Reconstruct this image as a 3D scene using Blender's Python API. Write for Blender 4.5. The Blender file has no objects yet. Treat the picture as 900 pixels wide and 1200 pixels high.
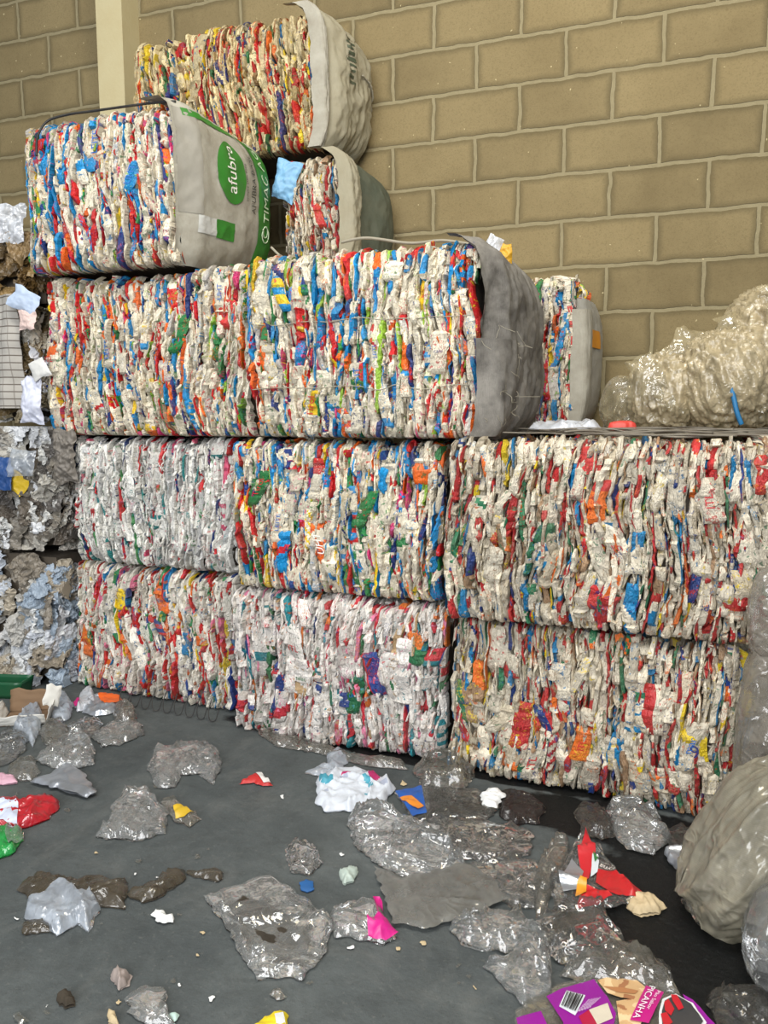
import bpy, math, random
import numpy as np
from mathutils import Vector, geometry
S = bpy.context.scene
COL = bpy.context.collection
PI = math.pi
# ------------------------------------------------------------------ camera
CAMH, FPX, YAW, PIT = 1.5, 900.0, math.radians(19.4), math.atan(110/900)
Fv = np.array([-math.sin(YAW)*math.cos(PIT), math.cos(YAW)*math.cos(PIT), -math.sin(PIT)])
Rv = np.array([math.cos(YAW), math.sin(YAW), 0.0]); Uv = np.cross(Rv, Fv)
cam = bpy.data.cameras.new('camera'); cam_o = bpy.data.objects.new('camera', cam); COL.objects.link(cam_o)
cam_o.location = (0, 0, CAMH); cam_o.rotation_euler = (PI/2 - PIT, 0, YAW)
cam.sensor_fit = 'HORIZONTAL'; cam.sensor_width = 36; cam.lens = 36*FPX/900; cam.clip_start = .05
S.camera = cam_o
def ray(px, py): return Fv + (px-450)/FPX*Rv - (py-600)/FPX*Uv
def on_floor(px, py, z=0.0):
    d = ray(px, py); t = (z-CAMH)/d[2]; return np.array([d[0]*t, d[1]*t])
def at_y(px, py, y):
    d = ray(px, py); t = y/d[1]; return np.array([d[0]*t, y, CAMH+d[2]*t])
# ------------------------------------------------------------------ noise
def _h(ix, iy, iz, seed):
    h = (ix*374761393 + iy*668265263 + iz*2147483647 + seed*974711) & 0xffffffff
    h = ((h ^ (h >> 13))*1274126177) & 0xffffffff
    h = ((h ^ (h >> 16))*2246822519) & 0xffffffff
    return h ^ (h >> 15)
def pn(P, seed=0):
    """gradient noise in about -1..1, P (N,3)"""
    P = np.asarray(P, float); i = np.floor(P).astype(np.int64); f = P - i; w = f*f*f*(f*(f*6-15)+10)
    out = np.zeros(len(P))
    for dx in (0, 1):
        for dy in (0, 1):
            for dz in (0, 1):
                h = _h(i[:, 0]+dx, i[:, 1]+dy, i[:, 2]+dz, seed)
                gx = ((h & 1023)/511.5-1); gy = (((h >> 10) & 1023)/511.5-1); gz = (((h >> 20) & 1023)/511.5-1)
                d = gx*(f[:, 0]-dx) + gy*(f[:, 1]-dy) + gz*(f[:, 2]-dz)
                k = (w[:, 0] if dx else 1-w[:, 0])*(w[:, 1] if dy else 1-w[:, 1])*(w[:, 2] if dz else 1-w[:, 2])
                out += d*k
    return out*1.3
def fbm(P, seed=0, o=3):
    s = 0; a = 1.0
    for k in range(o): s = s + a*pn(np.asarray(P)*2**k, seed+k*17); a *= .5
    return s
def ridged(P, seed=0, o=3):
    s = 0; a = 1.0; t = 0
    for k in range(o): s = s + a*(1-2*np.abs(pn(np.asarray(P)*2**k+k*3.1, seed+k*31))); t += a; a *= .55
    return s/t
def p3(x, y, z=0.0):
    x = np.asarray(x, float); return np.stack([x, np.broadcast_to(y, x.shape), np.broadcast_to(z, x.shape)], -1).reshape(-1, 3)
# ------------------------------------------------------------------ colour
def lin(c):
    return tuple((v/255/12.92 if v/255 <= .04045 else ((v/255+.055)/1.055)**2.4) for v in c)
# ------------------------------------------------------------------ materials
def mat(name):
    m = bpy.data.materials.new(name); m.use_nodes = True; nt = m.node_tree; nt.nodes.clear(); return m, nt
class N:
    def __init__(s, nt): s.nt = nt
    def __call__(s, t, **kw):
        n = s.nt.nodes.new(t)
        for k, v in kw.items():
            if k.startswith('i_'):
                key = k[2:]; key = int(key) if key.isdigit() else key.replace('_', ' ')
                if isinstance(v, bpy.types.NodeSocket): s.nt.links.new(v, n.inputs[key])
                else: n.inputs[key].default_value = v
            else: setattr(n, k, v)
        return n
    def math(s, op, a, b=0.0, c=None):
        n = s.nt.nodes.new('ShaderNodeMath'); n.operation = op
        for i, v in enumerate((a, b) if c is None else (a, b, c)):
            if isinstance(v, bpy.types.NodeSocket): s.nt.links.new(v, n.inputs[i])
            else: n.inputs[i].default_value = v
        return n.outputs[0]
    def mix(s, f, a, b, bl='MIX'):
        n = s.nt.nodes.new('ShaderNodeMix'); n.data_type = 'RGBA'; n.blend_type = bl
        for key, v in ((0, f), (6, a), (7, b)):
            if isinstance(v, bpy.types.NodeSocket): s.nt.links.new(v, n.inputs[key])
            else: n.inputs[key].default_value = v if key == 0 or len(v) == 4 else (*v, 1)
        return n.outputs[2]
    def ramp(s, f, pts):
        n = s.nt.nodes.new('ShaderNodeValToRGB'); s.nt.links.new(f, n.inputs[0]); e = n.color_ramp.elements
        while len(e) < len(pts): e.new(.5)
        for el, (p, c) in zip(e, pts): el.position = p; el.color = (c, c, c, 1) if not hasattr(c, '__len__') else (*c, 1)
        return n.outputs[0]
    def noise(s, vec, scale, det=3, rough=.55, dist=0.0):
        return s('ShaderNodeTexNoise', i_Vector=vec, i_Scale=scale, i_Detail=det, i_Roughness=rough, i_Distortion=dist).outputs[0]
    def out(s, sh): s('ShaderNodeOutputMaterial', i_Surface=sh)
def m_carton():
    m, nt = mat('printed_carton'); n = N(nt)
    col = n('ShaderNodeAttribute', attribute_name='Col').outputs['Color']
    prt = n('ShaderNodeAttribute', attribute_name='Prt').outputs['Color']
    uv = n('ShaderNodeAttribute', attribute_name='puv').outputs['Vector']
    obj = n('ShaderNodeTexCoord').outputs['Object']
    a = n.noise(uv, 55, 2, .5)
    f = n.math('MULTIPLY', n.ramp(a, [(.63, 0.0), (.645, 1.0)]), .75)
    c = n.mix(f, col, prt)
    sp = n.math('MULTIPLY', n.ramp(n.noise(uv, 260, 2, .6), [(.60, 0.0), (.66, 1.0)]), n.ramp(n.noise(uv, 22, 1), [(.55, 0.0), (.68, .35)]))
    c = n.mix(sp, c, lin((60, 60, 75)))
    tx = n('ShaderNodeMapping', i_Vector=uv, i_Scale=(420, 150, 1)).outputs[0]
    tm = n.math('MULTIPLY', n.ramp(n('ShaderNodeTexNoise', i_Vector=tx, i_Scale=1.0, i_Detail=1).outputs[0], [(.56, 0.0), (.6, 1.0)]), n.ramp(n.noise(uv, 14, 1), [(.56, 0.0), (.6, .7)]))
    c = n.mix(tm, c, prt)
    g = n.ramp(n.noise(obj, 7, 5, .65), [(.46, 0.0), (.78, .45)])
    c = n.mix(g, c, lin((112, 100, 82)), 'MIX')
    g2 = n.ramp(n.noise(obj, 60, 4, .7), [(.52, 0.0), (.75, .28)])
    c = n.mix(g2, c, lin((88, 78, 64)))
    st = n('ShaderNodeMapping', i_Vector=uv, i_Scale=(1.6, .7, 1)).outputs[0]
    cr = n.ramp(n.math('ABSOLUTE', n.math('SUBTRACT', n.noise(st, 46, 2, .5, .5), .5)), [(0.0, 0.0), (.07, 1.0)])
    b = n('ShaderNodeBump', i_Strength=.8, i_Distance=.004, i_Height=n.math('ADD', n.noise(uv, 120, 3, .6), n.math('MULTIPLY', cr, .8)))
    p = n('ShaderNodeBsdfPrincipled', i_Base_Color=c, i_Roughness=.45, i_Normal=b.outputs[0]); p.inputs['Specular IOR Level'].default_value = .4
    n.out(p.outputs[0]); return m
def m_film(name, col, op, facing=.35, rough=.3, gloss=.8, dirt=0.0, dirtcol=(60, 52, 40), bump=.6, bscale=18, weave=False, spec_rough=.10):
    m, nt = mat(name); n = N(nt)
    obj = n('ShaderNodeTexCoord').outputs['Object']
    def crease(sc, sd):
        x = n('ShaderNodeTexNoise', i_Vector=n('ShaderNodeMapping', i_Vector=obj, i_Location=(sd, sd*.7, 0)).outputs[0], i_Scale=sc, i_Detail=1.5, i_Roughness=.5, i_Distortion=.6).outputs[0]
        return n.ramp(n.math('ABSOLUTE', n.math('SUBTRACT', x, .5)), [(0.0, 1.0), (.13, 0.0)])
    mk = n.ramp(n.noise(obj, bscale*.22, 2), [(.45, .03), (.68, 1.0)])
    h = n.math('ADD', n.math('MULTIPLY', crease(bscale*.55, 3.1), .9), n.math('MULTIPLY', n.math('MULTIPLY', crease(bscale*1.5, 7.7), .45), mk))
    h = n.math('ADD', h, n.math('MULTIPLY', n.noise(obj, bscale*.5, 3, .6), 1.0))
    b = n('ShaderNodeBump', i_Strength=bump, i_Distance=.007, i_Height=h).outputs[0]
    c = lin(col) + (1,)
    d = None
    if dirt:
        d = n.ramp(n.noise(obj, 14, 5, .7), [(.5-dirt*.25, 0.0), (.8, 1.0)])
        d = n.math('MULTIPLY', d, dirt)
        c = n.mix(d, lin(col), lin(dirtcol))
    dif = n('ShaderNodeBsdfPrincipled', i_Base_Color=c, i_Roughness=rough, i_Normal=b)
    dif.inputs['Specular IOR Level'].default_value = .5
    tl = n('ShaderNodeBsdfTranslucent', i_Color=c, i_Normal=b)
    body = n('ShaderNodeMixShader', i_0=.3, i_1=dif.outputs[0], i_2=tl.outputs[0]).outputs[0]
    lw = n('ShaderNodeLayerWeight', i_Blend=.35, i_Normal=b).outputs['Facing']
    fac = n.math('ADD', op, n.math('MULTIPLY', n.math('POWER', lw, 2.5), facing))
    fac = n.math('ADD', fac, n.math('MULTIPLY', n.math('MULTIPLY', crease(bscale*.55, 3.1), mk), op*.8))
    fac = n.math('ADD', fac, n.math('MULTIPLY', n.ramp(n.noise(obj, 20, 3), [(.4, 0.0), (.75, 1.0)]), op*.7))
    if d is not None: fac = n.math('ADD', fac, n.math('MULTIPLY', d, .7))
    if weave:
        mp = n('ShaderNodeMapping', i_Vector=obj, i_Scale=(1, 1, 1))
        w1 = n('ShaderNodeTexWave', i_Vector=mp.outputs[0], i_Scale=60, wave_type='BANDS', bands_direction='Z', i_Distortion=1.5).outputs[1]
        fac = n.math('ADD', fac, n.math('MULTIPLY', w1, .05))
    fac = n.math('MINIMUM', fac, 1.0)
    tr = n('ShaderNodeBsdfTransparent', i_Color=(.93, .94, .94, 1))
    sh = n('ShaderNodeMixShader', i_0=fac, i_1=tr.outputs[0], i_2=body).outputs[0]
    fr = n('ShaderNodeFresnel', i_IOR=1.75, i_Normal=b).outputs[0]
    gl = n('ShaderNodeBsdfGlossy', i_Color=(1, 1, 1, 1), i_Roughness=spec_rough, i_Normal=b)
    sh = n('ShaderNodeMixShader', i_0=n.math('MULTIPLY', fr, gloss), i_1=sh, i_2=gl.outputs[0]).outputs[0]
    n.out(sh); return m
def m_solid(name, col, rough=.5, metal=0.0, bump=.3, bscale=60, dirt=.3, dirtcol=(90, 82, 68), attr=False, dscale=9, spec=.5):
    m, nt = mat(name); n = N(nt)
    obj = n('ShaderNodeTexCoord').outputs['Object']
    c = n('ShaderNodeAttribute', attribute_name='Col').outputs['Color'] if attr else lin(col)
    g = n.math('MULTIPLY', n.ramp(n.noise(obj, dscale, 5, .65), [(.38, 0.0), (.75, 1.0)]), dirt)
    c = n.mix(g, c, lin(dirtcol))
    b = n('ShaderNodeBump', i_Strength=bump, i_Distance=.005, i_Height=n.noise(obj, bscale, 4, .6)).outputs[0]
    p = n('ShaderNodeBsdfPrincipled', i_Base_Color=c, i_Roughness=rough, i_Metallic=metal, i_Normal=b); p.inputs['Specular IOR Level'].default_value = spec
    n.out(p.outputs[0]); return m
def m_sack(name, col, col2, weave=220, dirt=.5, stain=(95, 90, 80)):
    m, nt = mat(name); n = N(nt)
    obj = n('ShaderNodeTexCoord').outputs['Object']
    w = n('ShaderNodeTexWave', i_Vector=obj, i_Scale=weave*.5, wave_type='BANDS', bands_direction='Z', i_Distortion=.6).outputs[1]
    w2 = n('ShaderNodeTexWave', i_Vector=obj, i_Scale=weave*.5, wave_type='BANDS', bands_direction='Y', i_Distortion=.6).outputs[1]
    c = n.mix(n.math('MULTIPLY', w, .25), lin(col), lin(col2))
    g = n.math('MULTIPLY', n.ramp(n.noise(obj, 6, 6, .68), [(.38, 0.0), (.72, 1.0)]), dirt)
    c = n.mix(g, c, lin(stain))
    h = n.math('ADD', n.math('ADD', n.math('MULTIPLY', w, .2), n.math('MULTIPLY', w2, .2)), n.math('MULTIPLY', n.noise(obj, 30, 4, .6), 1.5))
    b = n('ShaderNodeBump', i_Strength=.5, i_Distance=.006, i_Height=h).outputs[0]
    p = n('ShaderNodeBsdfPrincipled', i_Base_Color=c, i_Roughness=.62, i_Normal=b); p.inputs['Specular IOR Level'].default_value = .3
    n.out(p.outputs[0]); return m
M = {}
M['carton'] = m_carton()
M['core'] = m_solid('bale_core', (96, 86, 74), .9, dirt=.6, bump=.8, bscale=40)
M['clear'] = m_film('clear_film', (200, 200, 194), .06, .35, gloss=1.0, bump=.8, bscale=14)
M['clear_b'] = m_film('clear_film_bright', (224, 226, 222), .12, .5, gloss=1.0, bump=.9, bscale=13)
M['dusty'] = m_film('dusty_film', (150, 146, 134), .17, .3, gloss=.8, dirt=.4)
M['brownfilm'] = m_film('brown_film', (92, 84, 70), .5, .3, gloss=.4, dirt=.5, dirtcol=(50, 42, 32))
M['darkfilm'] = m_film('dark_film', (52, 46, 44), .55, .3, gloss=.3)
M['graydark'] = m_film('soiled_film', (84, 82, 78), .22, .3, gloss=.4, dirt=.4)
M['white'] = m_film('white_film', (222, 226, 232), .68, .3, gloss=.6, rough=.4)
M['bluewhite'] = m_film('pale_film', (214, 224, 236), .34, .5, gloss=.8, rough=.3)
M['pouch'] = m_film('soiled_pouch', (150, 150, 144), .36, .25, gloss=.5, dirt=.7, dirtcol=(58, 54, 46), bump=.35, bscale=22)
M['yellowfilm'] = m_film('yellowed_film', (196, 181, 146), .62, .3, gloss=.5, dirt=.4, dirtcol=(140, 118, 80), bump=.3, bscale=60)
M['yellowclear'] = m_film('thin_yellowed_film', (222, 208, 168), .2, .35, gloss=.8, dirt=.1)
M['sackfilm'] = m_film('woven_film', (166, 160, 140), .5, .3, gloss=.6, weave=True, bump=.8, bscale=14, dirt=.3, dirtcol=(120, 112, 92))
M['hangfilm'] = m_film('hanging_film', (176, 168, 154), .3, .35, gloss=.6, dirt=.3, bump=.6, bscale=26)
M['red'] = m_film('red_film', (196, 20, 38), .86, .1, gloss=.8, rough=.35)
M['green'] = m_film('green_film', (40, 170, 80), .7, .2, gloss=.8, rough=.35)
M['blue'] = m_film('blue_film', (38, 96, 160), .75, .2, gloss=.5, rough=.4)
M['foil'] = m_solid('silver_foil', (190, 196, 204), .28, .75, bump=.6, bscale=30, dirt=.25)
M['print'] = m_solid('printed_film', (255, 255, 255), .38, bump=.35, bscale=35, dirt=.22, attr=True)
M['cloth'] = m_solid('printed_sheet', (255, 255, 255), .6, bump=.5, bscale=45, dirt=.35, attr=True, dirtcol=(110, 104, 94))
M['grime'] = m_solid('grime', (58, 50, 38), .9, dirt=.6, bump=1, bscale=50, dirtcol=(30, 26, 20))
M['tanpaper'] = m_solid('tan_paper', (196, 176, 138), .7, dirt=.4)
M['whitepaper'] = m_solid('white_paper', (225, 226, 224), .6, dirt=.15)
M['wire'] = m_solid('wire', (120, 114, 102), .55, .4, dirt=.5, dirtcol=(80, 66, 50))
M['strap'] = m_solid('strap', (32, 32, 32), .5, dirt=.3)
M['rope'] = m_solid('rope', (150, 144, 126), .7, dirt=.3)
M['sack_a'] = m_sack('pale_woven_sack', (176, 172, 158), (150, 146, 132), dirt=.6, stain=(122, 114, 96))
M['sack_b'] = m_sack('beige_woven_sack', (160, 154, 132), (136, 130, 110), dirt=.6, stain=(140, 130, 104))
M['sack_c'] = m_sack('grey_woven_sack', (144, 140, 132), (116, 112, 106), dirt=.9, stain=(56, 52, 48))
M['sack_d'] = m_sack('dark_green_sack', (82, 88, 74), (62, 68, 56), dirt=.5, stain=(110, 108, 88))
M['sack_e'] = m_sack('grey_silver_sack', (178, 176, 166), (148, 146, 138), dirt=.4, stain=(120, 114, 100))
def flat(name, c, rough=.5):
    if name not in M: M[name] = m_solid(name, c, rough, dirt=.18, bump=.15)
    return M[name]
# ------------------------------------------------------------------ mesh helpers
def link(o, parent=None):
    COL.objects.link(o)
    if parent: o.parent = parent
    return o
def mesh_obj(name, V, Fc, mt, parent=None, smooth=True, col=None, prt=None, puv=None):
    me = bpy.data.meshes.new(name)
    V = np.asarray(V, dtype=float)
    me.from_pydata(V.tolist() if isinstance(V, np.ndarray) else V, [], Fc.tolist() if isinstance(Fc, np.ndarray) else Fc)
    for nm, arr in (('Col', col), ('Prt', prt)):
        if arr is not None:
            a = me.attributes.new(nm, 'FLOAT_COLOR', 'FACE'); arr = np.asarray(arr, float)
            a.data.foreach_set('color', np.concatenate([arr, np.ones((len(arr), 1))], 1).ravel())
    if puv is not None:
        a = me.attributes.new('puv', 'FLOAT_VECTOR', 'POINT'); a.data.foreach_set('vector', np.asarray(puv, float).ravel())
    if smooth: me.polygons.foreach_set('use_smooth', np.ones(len(me.polygons), bool))
    me.materials.append(mt); me.update()
    return link(bpy.data.objects.new(name, me), parent)
def tag(o, label=None, cat=None, group=None, kind=None):
    if label: o['label'] = label
    if cat: o['category'] = cat
    if group: o['group'] = group
    if kind: o['kind'] = kind
    return o
def empty(name, loc, rz, label, cat, group=None):
    o = bpy.data.objects.new(name, None); link(o); o.location = loc; o.rotation_euler = (0, 0, rz); o.empty_display_size = .05
    return tag(o, label, cat, group)
def grid_faces(nu, nv, off=0):
    i = np.arange(nu-1)[:, None]*nv + np.arange(nv-1)[None, :]
    return (np.stack([i, i+nv, i+nv+1, i+1], -1).reshape(-1, 4) + off)
def tube(pts, r, n=6):
    pts = np.asarray(pts, float); m = len(pts); T = np.gradient(pts, axis=0); T /= np.linalg.norm(T, axis=1)[:, None]+1e-9
    ref = np.array([.13, .31, .94]); A = np.cross(T, ref); A /= np.linalg.norm(A, axis=1)[:, None]+1e-9; B = np.cross(T, A)
    th = np.arange(n)*2*PI/n
    V = (pts[:, None, :] + r*(np.cos(th)[None, :, None]*A[:, None, :] + np.sin(th)[None, :, None]*B[:, None, :])).reshape(-1, 3)
    Fc = []
    for i in range(m-1):
        for k in range(n): Fc.append((i*n+k, i*n+(k+1) % n, (i+1)*n+(k+1) % n, (i+1)*n+k))
    Fc.append(tuple(range(n))[::-1]); Fc.append(tuple((m-1)*n+k for k in range(n)))
    return V, Fc
def spline(ctrl, n=40):
    c = np.asarray(ctrl, float); k = len(c); t = np.linspace(0, k-1, n); i = np.clip(t.astype(int), 0, k-2); f = (t-i)[:, None]
    g = lambda j: c[np.clip(j, 0, k-1)]
    p0, p1, p2, p3_ = g(i-1), g(i), g(i+1), g(i+2)
    return .5*((2*p1)+(-p0+p2)*f+(2*p0-5*p1+4*p2-p3_)*f*f+(-p0+3*p1-3*p2+p3_)*f**3)
def box_mesh(x0, x1, y0, y1, z0, z1, n=6, amp=.01, seed=0):
    """closed, slightly lumpy box with rounded corners"""
    V = []; Fc = []; off = 0
    c = np.array([(x0+x1)/2, (y0+y1)/2, (z0+z1)/2]); h = np.array([(x1-x0)/2, (y1-y0)/2, (z1-z0)/2])
    g = np.linspace(-1, 1, n); A, B = np.meshgrid(g, g, indexing='ij'); A = A.ravel(); B = B.ravel()
    for ax in range(3):
        for sg in (-1, 1):
            P = np.zeros((n*n, 3)); P[:, ax] = sg; P[:, (ax+1) % 3] = A; P[:, (ax+2) % 3] = B
            f = grid_faces(n, n, off)
            if sg < 0: f = f[:, ::-1]
            V.append(P); Fc.append(f); off += n*n
    V = np.concatenate(V)
    V = V*(1-.04*np.sum(V**4, 1)[:, None]/3)
    V = c + V*h; V = V + amp*np.stack([pn(V*5, seed), pn(V*5, seed+1), pn(V*5, seed+2)], 1)
    return V, np.concatenate(Fc)
# text as flat mesh: verts (x,y) with cap height 1 and baseline 0
_tc = {}
def text2d(s):
    if s in _tc: return _tc[s]
    cu = bpy.data.curves.new('t', 'FONT'); cu.body = s; cu.resolution_u = 3; cu.size = 1.4
    o = bpy.data.objects.new('t', cu); COL.objects.link(o); bpy.context.view_layer.update()
    me = o.evaluated_get(bpy.context.evaluated_depsgraph_get()).to_mesh()
    V = np.array([v.co[:2] for v in me.vertices]); Fc = [tuple(p.vertices) for p in me.polygons]
    bpy.data.objects.remove(o); bpy.data.curves.remove(cu)
    V[:, 0] -= V[:, 0].min(); V[:, 1] -= 0
    _tc[s] = (V, Fc); return _tc[s]
# ------------------------------------------------------------------ setting
def plane_obj(name, pts, mt):
    o = mesh_obj(name, np.array(pts, float), [tuple(range(len(pts)))], mt, smooth=False); o['kind'] = 'structure'; return o
WY = 4.45
def m_wall():
    m, nt = mat('concrete_block_wall'); n = N(nt)
    obj = n('ShaderNodeTexCoord').outputs['Object']
    sep = n('ShaderNodeSeparateXYZ', i_0=obj)
    v = n('ShaderNodeCombineXYZ', i_X=n.math('ADD', sep.outputs[0], WALLX), i_Y=n.math('ADD', sep.outputs[2], WALLZ))
    wob = n('ShaderNodeTexNoise', i_Vector=obj, i_Scale=9, i_Detail=3).outputs['Color']
    vv = n('ShaderNodeVectorMath', operation='MULTIPLY_ADD', i_0=wob, i_1=(.026, .024, 0)); nt.links.new(v.outputs[0], vv.inputs[2])
    def brick(ms, sm):
        b = n('ShaderNodeTexBrick', i_Vector=vv.outputs[0], i_Scale=1.0, i_Mortar_Size=ms, i_Mortar_Smooth=sm, i_Brick_Width=.49, i_Row_Height=.248, i_Bias=0.0)
        b.offset = .5; b.offset_frequency = 2
        b.inputs['Color1'].default_value = (0, 0, 0, 1); b.inputs['Color2'].default_value = (1, 1, 1, 1); b.inputs['Mortar'].default_value = (.5, .5, .5, 1)
        return b
    b1 = brick(.011, .25); b2 = brick(.05, 1.0)
    base = n.mix(b1.outputs['Color'], lin((114, 101, 72)), lin((136, 121, 87)))
    pat = n.ramp(n.noise(obj, 2.2, 5, .6), [(.35, 0.0), (.7, 1.0)])
    base = n.mix(n.math('MULTIPLY', pat, .5), base, lin((150, 135, 99)))
    edge = n.math('MULTIPLY', n.ramp(n.math('ADD', b2.outputs['Fac'], n.math('MULTIPLY', n.noise(obj, 12, 4), .35)), [(.2, 0.0), (1.0, 1.0)]), .55)
    base = n.mix(edge, base, lin((84, 76, 54)))
    base = n.mix(n.ramp(n.noise(obj, 130, 3, .7), [(.5, 0.0), (.8, .6)]), base, lin((92, 80, 54)))
    mort = n.mix(n.noise(obj, 20, 4), lin((128, 118, 90)), lin((152, 142, 112)))
    c = n.mix(b1.outputs['Fac'], base, mort)
    spk = n.ramp(n.noise(obj, 38, 1), [(.76, 0.0), (.78, .7)])
    c = n.mix(spk, c, lin((206, 192, 150)))
    hh = n.math('SUBTRACT', n.math('MULTIPLY', n.noise(obj, 160, 4, .7), .5), n.math('MULTIPLY', b1.outputs['Fac'], .9))
    bp = n('ShaderNodeBump', i_Strength=.7, i_Distance=.008, i_Height=hh).outputs[0]
    p = n('ShaderNodeBsdfPrincipled', i_Base_Color=c, i_Roughness=.9, i_Normal=bp); p.inputs['Specular IOR Level'].default_value = .2
    n.out(p.outputs[0]); return m
WALLX, WALLZ = .274+.49*20, -3.33+.248*20+.004
def m_floor():
    m, nt = mat('concrete_floor'); n = N(nt)
    obj = n('ShaderNodeTexCoord').outputs['Object']
    c = n.mix(n.ramp(n.noise(obj, 1.6, 6, .62), [(.3, 0.0), (.72, 1.0)]), lin((60, 65, 66)), lin((94, 99, 98)))
    c = n.mix(n.math('MULTIPLY', n.ramp(n.noise(obj, 7, 6, .7, .8), [(.45, 0.0), (.75, 1.0)]), .5), c, lin((54, 57, 56)))
    c = n.mix(n.math('MULTIPLY', n.ramp(n.noise(obj, 3.3, 5, .7, 1.0), [(.5, 0.0), (.8, 1.0)]), .5), c, lin((110, 111, 107)))
    c = n.mix(n.ramp(n.noise(obj, 55, 4, .7), [(.58, 0.0), (.8, .55)]), c, lin((120, 120, 114)))
    c = n.mix(n.ramp(n.noise(obj, 90, 3, .7), [(.6, 0.0), (.78, .6)]), c, lin((34, 34, 33)))
    # wet, oily patch by the right-hand bales
    sep = n('ShaderNodeSeparateXYZ', i_0=obj)
    def ell(cx, cy, rx, ry, ang):
        ca, sa = math.cos(ang), math.sin(ang)
        dx = n.math('SUBTRACT', sep.outputs[0], cx); dy = n.math('SUBTRACT', sep.outputs[1], cy)
        a = n.math('ADD', n.math('MULTIPLY', dx, ca/rx), n.math('MULTIPLY', dy, sa/rx))
        b = n.math('ADD', n.math('MULTIPLY', dx, -sa/ry), n.math('MULTIPLY', dy, ca/ry))
        return n.math('SQRT', n.math('ADD', n.math('MULTIPLY', a, a), n.math('MULTIPLY', b, b)))
    d = n.math('MINIMUM', ell(.13, 2.3, .30, .62, .12), ell(-.05, 2.82, .55, .17, -.14))
    d = n.math('MINIMUM', d, ell(-1.0, 3.13, 1.1, .085, -.12))
    d = n.math('ADD', d, n.math('MULTIPLY', n.math('SUBTRACT', n.noise(obj, 6, 5, .65), .5), .8))
    wet = n.ramp(d, [(.86, 1.0), (1.06, 0.0)])
    c = n.mix(wet, c, n.mix(n.ramp(n.noise(obj, 70, 4, .7), [(.55, 0.0), (.85, 1.0)]), lin((16, 17, 17)), lin((46, 48, 48))))
    hh = n.math('ADD', n.math('MULTIPLY', n.noise(obj, 30, 6, .7), 1.0), n.math('MULTIPLY', n.noise(obj, 4, 4), 2.0))
    bp = n('ShaderNodeBump', i_Strength=.45, i_Distance=.012, i_Height=hh).outputs[0]
    r = n.mix(wet, (.75, .75, .75), (.5, .5, .5))
    p = n('ShaderNodeBsdfPrincipled', i_Base_Color=c, i_Roughness=r, i_Normal=bp); p.inputs['Specular IOR Level'].default_value = .25
    n.out(p.outputs[0]); return m
plane_obj('floor', [(-8, -4, 0), (6, -4, 0), (6, WY, 0), (-8, WY, 0)], m_floor())
plane_obj('wall_back', [(-8, WY, 0), (6, WY, 0), (6, WY, 5.6), (-8, WY, 5.6)], m_wall())
cm = m_solid('painted_column', (188, 177, 138), .75, dirt=.25, dirtcol=(170, 150, 104), bump=.3)
V, Fc = box_mesh(-3.43, -3.235, 4.28, 4.452, 0, 5.6, 2, 0); V[:, 0] = np.where(V[:, 0] < -3.33, -3.43, -3.235); V[:, 1] = np.where(V[:, 1] < 4.37, 4.28, 4.452); V[:, 2] = np.where(V[:, 2] < 2, 0, 5.6)
o = mesh_obj('trim_1', V, Fc, cm, smooth=False); o['kind'] = 'structure'
# ------------------------------------------------------------------ bales
W0 = (238, 228, 204)
PAL = {
 'mix':  [(.40, W0), (.06, (206, 200, 190)), (.12, (206, 32, 36)), (.10, (16, 140, 200)), (.06, (236, 106, 30)), (.03, (240, 200, 30)), (.035, (40, 130, 70)), (.04, (32, 54, 116)), (.02, (214, 60, 120)), (.02, (130, 180, 50)), (.02, (150, 130, 100))],
 'blue': [(.38, W0), (.05, (206, 200, 190)), (.10, (206, 32, 36)), (.17, (14, 142, 204)), (.07, (238, 106, 30)), (.02, (240, 200, 30)), (.035, (40, 130, 70)), (.05, (34, 60, 128)), (.02, (214, 60, 120)), (.02, (150, 190, 60))],
 'white': [(.70, (236, 234, 226)), (.10, (200, 200, 198)), (.04, (200, 40, 48)), (.05, (40, 130, 130)), (.03, (36, 58, 112)), (.02, (200, 80, 110)), (.02, (70, 140, 80))],
 'pink': [(.62, (236, 230, 222)), (.10, (206, 198, 190)), (.09, (200, 50, 62)), (.05, (40, 130, 140)), (.03, (34, 62, 128)), (.05, (220, 130, 160)), (.02, (226, 120, 50)), (.02, (40, 110, 70)), (.02, (190, 160, 120))],
 'tan':  [(.38, (224, 206, 160)), (.08, (196, 172, 120)), (.17, (190, 34, 30)), (.06, (214, 100, 30)), (.05, (220, 190, 40)), (.05, (30, 104, 150)), (.04, (50, 110, 60)), (.03, (40, 46, 100)), (.06, (140, 110, 70))],
 'dirty': [(.40, (226, 216, 194)), (.14, (196, 184, 160)), (.14, (186, 48, 48)), (.05, (22, 122, 172)), (.03, (222, 110, 40)), (.02, (226, 196, 40)), (.03, (50, 120, 84)), (.03, (34, 62, 128)), (.06, (160, 130, 100))],
 'low':  [(.50, (234, 228, 214)), (.08, (204, 198, 184)), (.12, (198, 44, 44)), (.04, (36, 120, 170)), (.04, (226, 110, 40)), (.02, (230, 196, 40)), (.035, (50, 130, 80)), (.04, (38, 64, 130)), (.03, (216, 110, 140))],
}
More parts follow.
